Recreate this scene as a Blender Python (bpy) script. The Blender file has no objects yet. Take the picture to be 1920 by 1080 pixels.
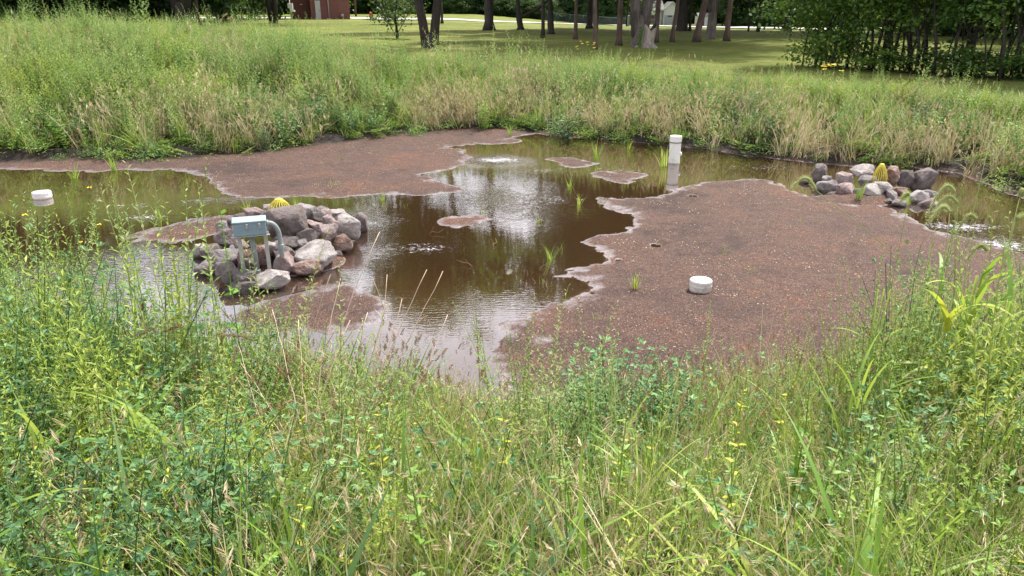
import bpy, math, random
import numpy as np
from mathutils import Vector, Matrix
R = math.radians
PI = math.pi
random.seed(7)
rng = np.random.default_rng(11)
scene = bpy.context.scene
COL = scene.collection

# ------------------------------------------------------------------ camera
CAM_Z = 2.4; PITCH = R(20.9); FPX = 1387.0
cd = bpy.data.cameras.new('camera'); cam = bpy.data.objects.new('camera', cd); COL.objects.link(cam)
cd.sensor_width = 36; cd.lens = FPX/1920*36; cd.clip_start = 0.05; cd.clip_end = 900
cam.location = (0, 0, CAM_Z); cam.rotation_euler = (PI/2-PITCH, 0, 0)
scene.camera = cam
scene.render.resolution_x = 1024; scene.render.resolution_y = 576

# ------------------------------------------------------------------ light
SUN_EL, SUN_AZ = R(58), R(38)      # azimuth measured clockwise from +Y
world = bpy.data.worlds.new('World'); scene.world = world; world.use_nodes = True
nt = world.node_tree; nt.nodes.clear()
wo = nt.nodes.new('ShaderNodeOutputWorld'); bg = nt.nodes.new('ShaderNodeBackground')
sky = nt.nodes.new('ShaderNodeTexSky'); sky.sky_type = 'NISHITA'; sky.sun_disc = False
sky.sun_elevation = SUN_EL; sky.sun_rotation = SUN_AZ; sky.air_density = 1.0; sky.dust_density = 2.5
tc = nt.nodes.new('ShaderNodeTexCoord'); mp = nt.nodes.new('ShaderNodeMapping'); mp.inputs['Scale'].default_value = (1, 1, 2.2)
nz = nt.nodes.new('ShaderNodeTexNoise'); nz.inputs['Scale'].default_value = 2.3; nz.inputs['Detail'].default_value = 6
rp = nt.nodes.new('ShaderNodeValToRGB'); rp.color_ramp.elements[0].position = .34; rp.color_ramp.elements[1].position = .6
rp.color_ramp.elements[0].color = (.45, .45, .45, 1); rp.color_ramp.elements[1].color = (1, 1, 1, 1)
mx = nt.nodes.new('ShaderNodeMix'); mx.data_type = 'RGBA'
mx.inputs['B'].default_value = (10.4, 10.2, 10.9, 1)
L = nt.links.new
L(tc.outputs['Generated'], mp.inputs['Vector']); L(mp.outputs['Vector'], nz.inputs['Vector']); L(nz.outputs['Fac'], rp.inputs['Fac'])
L(rp.outputs['Color'], mx.inputs['Factor']); L(sky.outputs['Color'], mx.inputs['A'])
L(mx.outputs['Result'], bg.inputs['Color']); bg.inputs['Strength'].default_value = 0.092
L(bg.outputs['Background'], wo.inputs['Surface'])
sd_ = bpy.data.lights.new('sun', 'SUN'); sd_.energy = 4.3; sd_.angle = R(2.5); sd_.color = (1, .95, .86)
sun = bpy.data.objects.new('sun', sd_); COL.objects.link(sun)
sdir = Vector((math.sin(SUN_AZ)*math.cos(SUN_EL), math.cos(SUN_AZ)*math.cos(SUN_EL), math.sin(SUN_EL)))
sun.rotation_euler = sdir.to_track_quat('Z', 'Y').to_euler(); sun.location = sdir*60
scene.view_settings.view_transform = 'Standard'; scene.view_settings.look = 'None'
scene.view_settings.exposure = 1.03; scene.view_settings.gamma = 1
scene.cycles.max_bounces = 6; scene.cycles.transparent_max_bounces = 16
scene.cycles.diffuse_bounces = 2; scene.cycles.glossy_bounces = 3; scene.cycles.transmission_bounces = 4

# ------------------------------------------------------------------ pixel helpers (a pixel of the 1920 px photo <-> the place)
def ray(px, py):
    rx = (px-960)/FPX; dn = (py-540)/FPX
    return np.array([rx, math.cos(PITCH)-dn*math.sin(PITCH), -math.sin(PITCH)-dn*math.cos(PITCH)])
def PZ(px, py, z=0.0):
    d = ray(px, py); t = (z-CAM_Z)/d[2]
    return d[0]*t, d[1]*t
def PY(px, py, Y):                     # point on the ray at ground distance Y
    d = ray(px, py); t = Y/d[1]
    return d[0]*t, Y, CAM_Z+d[2]*t
def depth(x, y, z): return y*math.cos(PITCH)+(CAM_Z-z)*math.sin(PITCH)
def px_of(x, y, z): return 960+FPX*x/depth(x, y, z)

# ------------------------------------------------------------------ terrain
def poly_sd(poly, X, Y):               # signed distance, + inside
    P = np.array(poly, float); n = len(P)
    best = np.full(X.shape, 1e9); ins = np.zeros(X.shape, bool)
    for i in range(n):
        a = P[i]; b = P[(i+1) % n]; e = b-a; wx = X-a[0]; wy = Y-a[1]
        t = np.clip((wx*e[0]+wy*e[1])/(e@e+1e-12), 0, 1)
        d = (wx-t*e[0])**2+(wy-t*e[1])**2
        best = np.minimum(best, d)
        c = ((a[1] <= Y) != (b[1] <= Y))
        with np.errstate(divide='ignore', invalid='ignore'):
            xi = a[0]+(Y-a[1])/(e[1] if abs(e[1]) > 1e-9 else 1e-9)*e[0]
        ins ^= c & (X < xi)
    return np.where(ins, 1, -1)*np.sqrt(best)
_tab = rng.random((256, 256))
def vnoise(x, y, s, seed=0):
    x = x*s+seed*17.3; y = y*s+seed*9.1
    xi = np.floor(x).astype(int); yi = np.floor(y).astype(int); fx = x-xi; fy = y-yi
    fx = fx*fx*(3-2*fx); fy = fy*fy*(3-2*fy)
    g = lambda i, j: _tab[(xi+i) % 256, (yi+j) % 256]
    return (g(0, 0)*(1-fx)+g(1, 0)*fx)*(1-fy)+(g(0, 1)*(1-fx)+g(1, 1)*fx)*fy-.5
def fbm(x, y, s, seed=0, o=4):
    r = 0; a = 1
    for k in range(o): r = r+a*vnoise(x, y, s*2**k, seed+k); a *= .5
    return r
def sm(t): t = np.clip(t, 0, 1); return t*t*(3-2*t)

far_edge = [(-500, 345), (-250, 318), (0, 303), (120, 299), (260, 300), (400, 292), (470, 290), (560, 276), (640, 268), (720, 258), (830, 246), (960, 240),
            (1000, 247), (1080, 256), (1180, 264), (1250, 271), (1330, 277), (1400, 289), (1480, 297), (1570, 307), (1640, 307), (1740, 316), (1800, 322), (1860, 343), (1920, 365), (2050, 410), (2200, 500)]
POND = [PZ(a, b) for a, b in far_edge]+[(7.3, 5.0), (5.8, 4.3), (3.0, 4.1), (1.2, 3.95), (0, 3.95), (-1.4, 4.1), (-3.2, 4.5), (-5.0, 4.9), (-7.6, 5.6), (-10, 7.5)]
BARS = [
 [(-60, 320), (30, 318), (150, 322), (190, 323), (230, 319), (330, 320), (385, 330), (398, 345), (410, 356), (440, 368), (500, 373), (560, 368), (640, 371), (700, 367), (780, 366), (850, 361), (864, 355), (845, 345), (815, 342), (797, 331), (783, 326), (840, 322), (878, 306), (887, 295), (868, 286), (884, 279), (850, 278), (835, 275), (880, 273), (900, 270), (920, 273), (970, 268), (978, 262), (960, 260), (1010, 250), (960, 225), (700, 240), (450, 270), (200, 285), (-60, 295)],
 [(1022, 297), (1060, 294), (1100, 300), (1130, 305), (1080, 316), (1050, 313), (1040, 303)],
 [(1105, 325), (1130, 321), (1180, 322), (1230, 328), (1200, 335), (1180, 345), (1140, 341)],
 [(808, 413), (845, 403), (905, 401), (930, 409), (898, 421), (835, 428)],
 [(220, 445), (260, 435), (330, 415), (400, 405), (470, 402), (480, 420), (400, 440), (385, 450), (340, 457), (280, 456)],
 [(1115, 368), (1150, 373), (1190, 371), (1250, 364), (1262, 352), (1300, 345), (1340, 340), (1400, 336), (1450, 338), (1475, 350), (1500, 365), (1540, 376), (1600, 383), (1660, 387), (1700, 400), (1730, 425), (1780, 440), (1850, 455), (1960, 490), (2150, 560), (2150, 900), (940, 760), (928, 690), (932, 640), (938, 612), (962, 600), (1000, 585), (1060, 562), (1107, 540), (1095, 525), (1040, 521), (1050, 512), (1120, 495), (1137, 480), (1110, 465), (1095, 450), (1120, 440), (1187, 430), (1192, 412), (1170, 400), (1140, 390), (1120, 380)],
 [(430, 585), (480, 566), (560, 550), (620, 535), (660, 530), (712, 548), (742, 580), (722, 600), (680, 618), (620, 626), (540, 618), (500, 632), (440, 632)],
 [(1430, 293), (1500, 302), (1590, 312), (1680, 316), (1680, 290), (1430, 270)],
 [(1850, 330), (1865, 350), (1900, 366), (1960, 385), (2000, 350)],
]
BARS = [[PZ(a, b) for a, b in p] for p in BARS]
def chaikin(p, n=2):
    for _ in range(n):
        q = []
        for i in range(len(p)):
            a, b = p[i], p[(i+1) % len(p)]; q += [(a[0]*.75+b[0]*.25, a[1]*.75+b[1]*.25), (a[0]*.25+b[0]*.75, a[1]*.25+b[1]*.75)]
        p = q
    return p
BARS = [chaikin(p, 2 if len(p) < 12 else 1) for p in BARS]
PILE1 = PZ(520, 490); PILE2 = PZ(1630, 372)
PITS = [(1300, 368, .10, .03), (1230, 461, .11, .035), (1161, 488, .045, .03), (1187, 490, .04, .02), (1203, 494, .03, .015), (1590, 468, .10, .03), (1450, 545, .12, .012), (1020, 640, .12, .012)]
PITS = [(*PZ(a, b), r, d) for a, b, r, d in PITS]

def terrain(X, Y, full=False):
    X = np.asarray(X, float); Y = np.asarray(Y, float)
    sp = poly_sd(POND, X, Y)
    wob = fbm(X, Y, 1.6, 3)*.16
    bars = np.full(X.shape, -9.)
    near = sp > -1.5
    if near.any():
        b = np.full(int(near.sum()), -9.)
        for p in BARS: b = np.maximum(b, poly_sd(p, X[near], Y[near]))
        bars[near] = b
    bw = bars+fbm(X, Y, 4.5, 5, 3)*.11
    bed = np.where(bw > 0, .030*(1-np.exp(-np.abs(bw)/.42))+.012*sm(bw/2.5), -.075*(1-np.exp(-np.abs(bw)/.45)))
    bed = bed+np.where(bw > -.05, 1, .6)*(fbm(X, Y, 2.2, 9)*.008+fbm(X, Y, 13, 12, 2)*.008)
    bed = bed-.010*sm(-fbm(X, Y, .9, 21)*2)*sm(bw/.6)
    for (cx, cy, r, d) in PITS:
        q = ((X-cx)**2+((Y-cy)*.8)**2)/(r*r)
        bed = bed-d*np.exp(-q*1.6)+d*.45*np.exp(-(np.sqrt(q)-1.35)**2*6)
    for (cx, cy), rx, ry, h in ((PILE1, .85, .58, .15), (PILE2, .8, .4, .08)):
        q = ((X-cx)/rx)**2+((Y-cy)/ry)**2
        bed = bed+(h+.06)*np.clip(1-q, 0, 1)**1.3
    s = -(sp+wob)
    left = sm((-X-2.5)/5.0)
    farside = sm((Y-7)/3)
    rise = np.where(Y > 7, .62+.75*left, .72)
    w = np.where(Y > 7, 3.4+2.2*left, 2.9)
    bank = .03+.10*sm(s/.22)+(rise-.02)*sm(s/w)
    bank = bank+fbm(X, Y, .8, 31)*.07*sm(s/1.0)
    # left hump falls back to the lawn
    bank = bank-farside*left*.65*sm((s-7.5)/7)
    bank = bank-2.4*sm((Y-55)/100)*sm((X+12)/40)
    bank = bank+.10*np.sin(X*.11+1)*sm((Y-22)/10)*sm((90-Y)/30)
    k = sm((sp+wob+.12)/.34)
    z = bank*(1-k)+np.maximum(bed, .03-.6*np.clip(sp+wob, 0, 1))*k
    if full: return z, sp+wob, bars
    return z
def H(x, y): return float(terrain(np.array([x]), np.array([y]))[0])
def on_ground(px, py):                 # where the ray of a pixel meets the ground
    d = ray(px, py)
    lo, hi = 1.0, 240.0
    ts = np.linspace(lo, hi, 2400)/d[1]
    z = terrain(d[0]*ts, d[1]*ts); zz = CAM_Z+d[2]*ts
    i = int(np.argmax(zz < z)) if (zz < z).any() else len(ts)-1
    return d[0]*ts[i], d[1]*ts[i], float(z[i])

# ------------------------------------------------------------------ materials
def newmat(name):
    m = bpy.data.materials.new(name); m.use_nodes = True
    t = m.node_tree; b = t.nodes['Principled BSDF']; return m, t, b
def nd(t, k, **kw):
    n = t.nodes.new(k)
    for a, v in kw.items(): setattr(n, a, v)
    return n
def ramp(t, stops, fac=None):
    r = t.nodes.new('ShaderNodeValToRGB'); e = r.color_ramp.elements
    while len(e) < len(stops): e.new(.5)
    for i, (p, c) in enumerate(stops): e[i].position = p; e[i].color = (*c, 1) if len(c) == 3 else c
    if fac is not None: t.links.new(fac, r.inputs['Fac'])
    return r
def noise(t, scale, detail=4, rough=.55, vec=None, dist=0):
    n = t.nodes.new('ShaderNodeTexNoise'); n.inputs['Scale'].default_value = scale; n.inputs['Detail'].default_value = detail
    n.inputs['Roughness'].default_value = rough; n.inputs['Distortion'].default_value = dist
    if vec is not None: t.links.new(vec, n.inputs['Vector'])
    return n
def pos(t): return t.nodes.new('ShaderNodeNewGeometry').outputs['Position']
def objc(t): return t.nodes.new('ShaderNodeTexCoord').outputs['Object']
def mixc(t, f, a, b, mode='MIX'):
    m = t.nodes.new('ShaderNodeMix'); m.data_type = 'RGBA'; m.blend_type = mode
    for s, v in (('Factor', f), ('A', a), ('B', b)):
        if isinstance(v, (int, float)): m.inputs[s].default_value = v
        elif isinstance(v, tuple): m.inputs[s].default_value = (*v, 1)
        else: t.links.new(v, m.inputs[s])
    return m.outputs['Result']
def mth(t, op, a, b=None, c=None):
    m = t.nodes.new('ShaderNodeMath'); m.operation = op
    for i, v in enumerate((a, b, c)):
        if v is None: continue
        if isinstance(v, (int, float)): m.inputs[i].default_value = v
        else: t.links.new(v, m.inputs[i])
    return m.outputs[0]
def mrange(t, v, a, b, c=0, d=1, smooth=True):
    m = t.nodes.new('ShaderNodeMapRange'); m.interpolation_type = 'SMOOTHSTEP' if smooth else 'LINEAR'
    for i, x in zip((1, 2, 3, 4), (a, b, c, d)): m.inputs[i].default_value = x
    t.links.new(v, m.inputs[0]); return m.outputs[0]
def bump(t, h, strength, dist, b, prev=None):
    n = t.nodes.new('ShaderNodeBump'); n.inputs['Strength'].default_value = strength; n.inputs['Distance'].default_value = dist
    t.links.new(h, n.inputs['Height'])
    if prev is not None: t.links.new(prev, n.inputs['Normal'])
    if b is not None: t.links.new(n.outputs['Normal'], b.inputs['Normal'])
    return n.outputs['Normal']
def simple(name, col, rough=.6, var=.15, scale=8, bmp=.0, metal=0, spec=.5):
    m, t, b = newmat(name); v = objc(t)
    n = noise(t, scale, 5, .6, v)
    c = ramp(t, [(.25, tuple(x*(1-var) for x in col)), (.75, tuple(min(1, x*(1+var)) for x in col))], n.outputs['Fac'])
    t.links.new(c.outputs['Color'], b.inputs['Base Color']); b.inputs['Roughness'].default_value = rough
    b.inputs['Metallic'].default_value = metal; b.inputs['Specular IOR Level'].default_value = spec
    if bmp: bump(t, n.outputs['Fac'], bmp, .01, b)
    return m
def leafmat(name, cols, trans=.35, rough=.5):
    m, t, b = newmat(name)
    g = t.nodes.new('ShaderNodeNewGeometry'); oi = t.nodes.new('ShaderNodeObjectInfo')
    f = mth(t, 'ADD', mth(t, 'MULTIPLY', g.outputs['Random Per Island'], .52), mth(t, 'MULTIPLY', oi.outputs['Random'], .48))
    n = len(cols)
    c = ramp(t, [(i/(n-1)*.9+.05, cols[i]) for i in range(n)], f)
    t.links.new(c.outputs['Color'], b.inputs['Base Color']); b.inputs['Roughness'].default_value = rough
    b.inputs['Specular IOR Level'].default_value = .35
    tr = t.nodes.new('ShaderNodeBsdfTranslucent'); t.links.new(mixc(t, .35, c.outputs['Color'], (.30, .40, .04)), tr.inputs['Color'])
    ms = t.nodes.new('ShaderNodeMixShader'); ms.inputs[0].default_value = trans
    t.links.new(b.outputs[0], ms.inputs[1]); t.links.new(tr.outputs[0], ms.inputs[2])
    t.links.new(ms.outputs[0], t.nodes['Material Output'].inputs['Surface'])
    return m
GREEN = leafmat('grass_green', [(.025, .065, .012), (.085, .175, .028), (.19, .31, .055), (.35, .41, .11)])
LIME = leafmat('weed_light_green', [(.12, .21, .035), (.25, .36, .06), (.40, .49, .10), (.54, .55, .16)], .42)
FEATH = leafmat('weed_feathery_green', [(.075, .16, .045), (.15, .27, .075), (.26, .38, .12), (.36, .43, .16), (.46, .45, .22)], .4)
ALF = leafmat('clover_blue_green', [(.022, .065, .026), (.055, .14, .048), (.125, .25, .09), (.28, .42, .17)], .28)
STRAW = leafmat('straw_dry', [(.26, .19, .11), (.42, .33, .20), (.56, .47, .30), (.70, .62, .44)], .25, .7)
STALK = leafmat('stalk_pale_dry', [(.42, .28, .22), (.58, .44, .32), (.66, .56, .42)], .15, .7)
SEED = leafmat('seed_brown', [(.10, .06, .035), (.17, .10, .055), (.24, .16, .09)], .15, .8)
SEEDG = leafmat('seed_green', [(.24, .28, .10), (.34, .38, .15), (.44, .47, .22)], .3, .8)
BRISTLE = leafmat('bristle_pale', [(.45, .48, .22), (.60, .62, .34)], .45, .7)
YLEAF = leafmat('leaf_yellowing', [(.42, .46, .05), (.58, .58, .07), (.66, .60, .12)], .4)
BIGLEAF = leafmat('leaf_bright_green', [(.11, .24, .035), (.18, .33, .05), (.28, .42, .07)], .4)
YFLOW = leafmat('petal_yellow', [(.75, .55, .02), (.85, .68, .04)], .25)
WFLOW = leafmat('petal_white', [(.70, .62, .64), (.85, .80, .80)], .3)
TREEL = leafmat('tree_leaf', [(.022, .055, .014), (.04, .09, .02), (.065, .13, .027), (.10, .17, .035)], .3)
HEDGEL = leafmat('hedge_leaf', [(.035, .085, .02), (.06, .13, .025), (.10, .19, .035), (.20, .29, .05)], .35)
FORL = leafmat('forest_leaf', [(.018, .055, .02), (.035, .085, .025), (.06, .12, .03)], .3)
PINEL = leafmat('pine_needle', [(.02, .05, .02), (.04, .085, .03)], .2)

def barkmat(name, a, b_, sc=9):
    m, t, b = newmat(name); v = objc(t)
    mp_ = t.nodes.new('ShaderNodeMapping'); mp_.inputs['Scale'].default_value = (1, 1, .18); t.links.new(v, mp_.inputs['Vector'])
    n = noise(t, sc, 6, .7, mp_.outputs['Vector'], 1.0); n2 = noise(t, 1.6, 3, .6, v)
    c = ramp(t, [(.35, a), (.65, b_)], n.outputs['Fac'])
    t.links.new(mixc(t, mrange(t, n2.outputs['Fac'], .4, .7, 0, .5), c.outputs['Color'], tuple(x*.55 for x in a)), b.inputs['Base Color'])
    b.inputs['Roughness'].default_value = .9; bump(t, n.outputs['Fac'], .9, .05, b); return m
BARKD = barkmat('bark_dark', (.018, .014, .011), (.050, .040, .032))
BARKG = barkmat('bark_grey', (.06, .05, .045), (.17, .145, .125))
BARKR = barkmat('bark_reddish', (.055, .034, .028), (.15, .10, .08))
STUMP = barkmat('bark_pale_stump', (.16, .13, .11), (.42, .37, .32), 6)

def rockmat(name, a, b_, c_):
    m, t, b = newmat(name); v = objc(t); oi = t.nodes.new('ShaderNodeObjectInfo')
    vm = t.nodes.new('ShaderNodeVectorMath'); vm.operation = 'ADD'; t.links.new(v, vm.inputs[0])
    sc = t.nodes.new('ShaderNodeVectorMath'); sc.operation = 'SCALE'; sc.inputs[0].default_value = (37, 11, 23); t.links.new(oi.outputs['Random'], sc.inputs['Scale'])
    t.links.new(sc.outputs[0], vm.inputs[1]); v = vm.outputs[0]
    n = noise(t, 6, 8, .65, v, .6); n2 = noise(t, 26, 6, .75, v); n3 = noise(t, 140, 5, .75, v)
    c = ramp(t, [(.28, a), (.5, b_), (.72, c_)], n.outputs['Fac'])
    c2 = mixc(t, mrange(t, n2.outputs['Fac'], .52, .68, 0, .55), c.outputs['Color'], c_)
    c3 = mixc(t, mrange(t, n2.outputs['Fac'], .30, .44, .6, 0), c2, tuple(x*.45 for x in a))
    c4 = mixc(t, mrange(t, n3.outputs['Fac'], .5, .75, 0, .35), c3, tuple(x*.6 for x in a))
    # damp dark foot where the stone stands in water
    z = t.nodes.new('ShaderNodeSeparateXYZ'); t.links.new(pos(t), z.inputs[0])
    zz = mth(t, 'ADD', z.outputs['Z'], mth(t, 'MULTIPLY', n.outputs['Fac'], .05))
    wet = mrange(t, zz, .045, .075, 1, 0)
    t.links.new(mixc(t, mth(t, 'MULTIPLY', wet, .7), c4, (.045, .03, .022)), b.inputs['Base Color'])
    t.links.new(mth(t, 'SUBTRACT', .85, mth(t, 'MULTIPLY', wet, .5)), b.inputs['Roughness'])
    p = bump(t, n2.outputs['Fac'], .9, .05, None); bump(t, n3.outputs['Fac'], .5, .006, b, p)
    return m
ROCK = {
 'pale': rockmat('rock_pale', (.18, .15, .14), (.36, .32, .305), (.56, .53, .52)),
 'grey': rockmat('rock_grey', (.11, .095, .09), (.21, .185, .18), (.38, .35, .345)),
 'dark': rockmat('rock_dark', (.06, .05, .048), (.12, .10, .095), (.24, .21, .20)),
 'brown': rockmat('rock_brown', (.085, .065, .06), (.155, .125, .118), (.27, .235, .23)),
 'pink': rockmat('rock_pink', (.15, .10, .09), (.29, .215, .20), (.50, .44, .43)),
 'red': rockmat('rock_red', (.11, .055, .04), (.21, .125, .10), (.44, .36, .33))}

# ground materials
def mediamat():
    m, t, b = newmat('filter_media'); p = pos(t)
    vo = t.nodes.new('ShaderNodeTexVoronoi'); vo.inputs['Scale'].default_value = 135; t.links.new(p, vo.inputs['Vector'])
    sep = t.nodes.new('ShaderNodeSeparateColor'); t.links.new(vo.outputs['Color'], sep.inputs[0])
    grain = ramp(t, [(0, (.016, .010, .008)), (.3, (.046, .028, .022)), (.65, (.078, .046, .036)), (.92, (.105, .066, .053)), (1, (.24, .18, .155))], sep.outputs[0])
    n = noise(t, .8, 7, .62, p, .6); n2 = noise(t, 5, 6, .7, p)
    tint = ramp(t, [(.36, (.52, .48, .50)), (.47, (.92, .85, .82)), (.53, (1.06, .96, .90)), (.63, (1.42, 1.05, .80))], mth(t, 'ADD', mth(t, 'MULTIPLY', n.outputs['Fac'], .6), mth(t, 'MULTIPLY', n2.outputs['Fac'], .4)))
    c = mixc(t, 1.0, grain.outputs['Color'], tint.outputs['Color'], 'MULTIPLY')
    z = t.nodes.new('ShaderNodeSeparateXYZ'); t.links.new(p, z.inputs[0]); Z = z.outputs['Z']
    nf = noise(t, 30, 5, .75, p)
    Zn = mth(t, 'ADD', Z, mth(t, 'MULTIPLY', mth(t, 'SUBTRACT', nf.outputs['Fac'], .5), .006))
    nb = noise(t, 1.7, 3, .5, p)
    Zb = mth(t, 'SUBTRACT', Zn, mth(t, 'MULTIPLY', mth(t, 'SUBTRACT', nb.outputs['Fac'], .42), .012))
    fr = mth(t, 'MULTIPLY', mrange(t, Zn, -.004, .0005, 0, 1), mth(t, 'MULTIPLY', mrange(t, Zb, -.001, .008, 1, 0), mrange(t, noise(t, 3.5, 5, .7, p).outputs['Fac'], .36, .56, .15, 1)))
    frc = mixc(t, mrange(t, sep.outputs[1], .1, .9, .1, .95, False), (.36, .35, .41), (.10, .07, .06))  # pale waterline fringe: sky reflected by the wet film, put into the base colour
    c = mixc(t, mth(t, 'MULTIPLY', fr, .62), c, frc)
    sub = mrange(t, Z, -.006, .001, 1, 0)
    c = mixc(t, mth(t, 'MULTIPLY', sub, .62), c, (.075, .042, .02))
    deep = mrange(t, Z, -.075, -.02, 1, 0)
    c = mixc(t, mth(t, 'MULTIPLY', deep, .7), c, (.060, .034, .020))
    at = t.nodes.new('ShaderNodeAttribute'); at.attribute_name = 'mud'
    nm = noise(t, 9, 6, .7, p)
    mud = ramp(t, [(.3, (.012, .009, .007)), (.6, (.03, .022, .017)), (.8, (.065, .048, .036))], nm.outputs['Fac'])
    c = mixc(t, at.outputs['Fac'], c, mud.outputs['Color'])
    t.links.new(c, b.inputs['Base Color'])
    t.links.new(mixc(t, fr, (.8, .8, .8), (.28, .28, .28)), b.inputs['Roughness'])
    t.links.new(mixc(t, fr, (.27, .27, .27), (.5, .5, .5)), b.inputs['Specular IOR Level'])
    q = bump(t, vo.outputs['Distance'], .7, .006, None); bump(t, n2.outputs['Fac'], .35, .03, b, q)
    return m
MEDIA = mediamat()
def groundmat():
    m, t, b = newmat('bank_and_lawn'); p = pos(t)
    at = t.nodes.new('ShaderNodeAttribute'); at.attribute_name = 'lawn'
    n1 = noise(t, .22, 5, .6, p); n2 = noise(t, 2.2, 6, .7, p); n3 = noise(t, 30, 4, .7, p); n4 = noise(t, 9, 4, .6, p)
    g = ramp(t, [(.36, (.070, .092, .018)), (.5, (.120, .145, .030)), (.62, (.20, .205, .055))], mth(t, 'ADD', mth(t, 'MULTIPLY', n1.outputs['Fac'], .5), mth(t, 'MULTIPLY', n2.outputs['Fac'], .5)))
    g2 = mixc(t, mrange(t, n3.outputs['Fac'], .4, .7, 0, .45), g.outputs['Color'], (.17, .17, .06))
    g2 = mixc(t, mrange(t, n3.outputs['Fac'], .28, .45, .5, 0), g2, (.035, .05, .012))
    vo = t.nodes.new('ShaderNodeTexVoronoi'); vo.inputs['Scale'].default_value = 3.2; t.links.new(p, vo.inputs['Vector'])
    speck = mrange(t, vo.outputs['Distance'], .03, .06, 1, 0)
    g2 = mixc(t, mth(t, 'MULTIPLY', speck, .7), g2, (.36, .33, .22))
    soil = ramp(t, [(.3, (.018, .014, .010)), (.55, (.045, .034, .024)), (.8, (.11, .085, .055))], n4.outputs['Fac'])
    t.links.new(mixc(t, at.outputs['Fac'], soil.outputs['Color'], g2), b.inputs['Base Color'])
    b.inputs['Roughness'].default_value = .95; b.inputs['Specular IOR Level'].default_value = .15
    q = bump(t, n3.outputs['Fac'], .7, .04, None); bump(t, n2.outputs['Fac'], .5, .1, b, q)
    return m
GROUND = groundmat()
def watermat():
    m = bpy.data.materials.new('pond_water'); m.use_nodes = True; t = m.node_tree; t.nodes.clear()
    out = t.nodes.new('ShaderNodeOutputMaterial'); p = pos(t)
    at = t.nodes.new('ShaderNodeAttribute'); at.attribute_name = 'ripple'
    mp_ = t.nodes.new('ShaderNodeMapping'); mp_.inputs['Scale'].default_value = (1, 1.7, 1); mp_.inputs['Rotation'].default_value = (0, 0, .25); t.links.new(p, mp_.inputs['Vector'])
    n1 = noise(t, 13, 2, .5, mp_.outputs['Vector'], 1.0); n2 = noise(t, 5, 2, .5, p, .5)
    wv = t.nodes.new('ShaderNodeTexWave'); wv.wave_type = 'BANDS'; wv.bands_direction = 'Y'; wv.inputs['Scale'].default_value = 7; wv.inputs['Distortion'].default_value = 9; wv.inputs['Detail'].default_value = 3; wv.inputs['Detail Scale'].default_value = .7
    t.links.new(p, wv.inputs['Vector'])
    h = mth(t, 'ADD', mth(t, 'ADD', n1.outputs['Fac'], mth(t, 'MULTIPLY', n2.outputs['Fac'], .8)), mth(t, 'MULTIPLY', wv.outputs['Fac'], .22))
    bn = t.nodes.new('ShaderNodeBump'); bn.inputs['Distance'].default_value = .02; t.links.new(h, bn.inputs['Height'])
    t.links.new(at.outputs['Fac'], bn.inputs['Strength'])
    fr = t.nodes.new('ShaderNodeFresnel'); fr.inputs['IOR'].default_value = 1.33; t.links.new(bn.outputs[0], fr.inputs['Normal'])
    gl = t.nodes.new('ShaderNodeBsdfGlossy'); gl.inputs['Roughness'].default_value = .012; t.links.new(bn.outputs[0], gl.inputs['Normal'])
    tr = t.nodes.new('ShaderNodeBsdfTransparent'); tr.inputs['Color'].default_value = (.86, .70, .56, 1)
    df = t.nodes.new('ShaderNodeBsdfDiffuse'); df.inputs['Color'].default_value = (.105, .066, .038, 1)
    m1 = t.nodes.new('ShaderNodeMixShader'); m1.inputs[0].default_value = .13; t.links.new(tr.outputs[0], m1.inputs[1]); t.links.new(df.outputs[0], m1.inputs[2])
    m2 = t.nodes.new('ShaderNodeMixShader'); t.links.new(mth(t, 'MINIMUM', mth(t, 'MULTIPLY', fr.outputs[0], 4.2), .64), m2.inputs[0]); t.links.new(m1.outputs[0], m2.inputs[1]); t.links.new(gl.outputs[0], m2.inputs[2])
    fo = t.nodes.new('ShaderNodeAttribute'); fo.attribute_name = 'foam'; nf = noise(t, 16, 5, .7, mp_.outputs['Vector'], 1.5)
    fd = t.nodes.new('ShaderNodeBsdfDiffuse'); fd.inputs['Color'].default_value = (.55, .54, .60, 1)
    mask = mrange(t, mth(t, 'ADD', nf.outputs['Fac'], mth(t, 'MULTIPLY', fo.outputs['Fac'], .22)), .70, .76, 0, .85)
    m3 = t.nodes.new('ShaderNodeMixShader'); t.links.new(mask, m3.inputs[0]); t.links.new(m2.outputs[0], m3.inputs[1]); t.links.new(fd.outputs[0], m3.inputs[2])
    t.links.new(m3.outputs[0], out.inputs['Surface']); return m
WATER = watermat()

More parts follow.
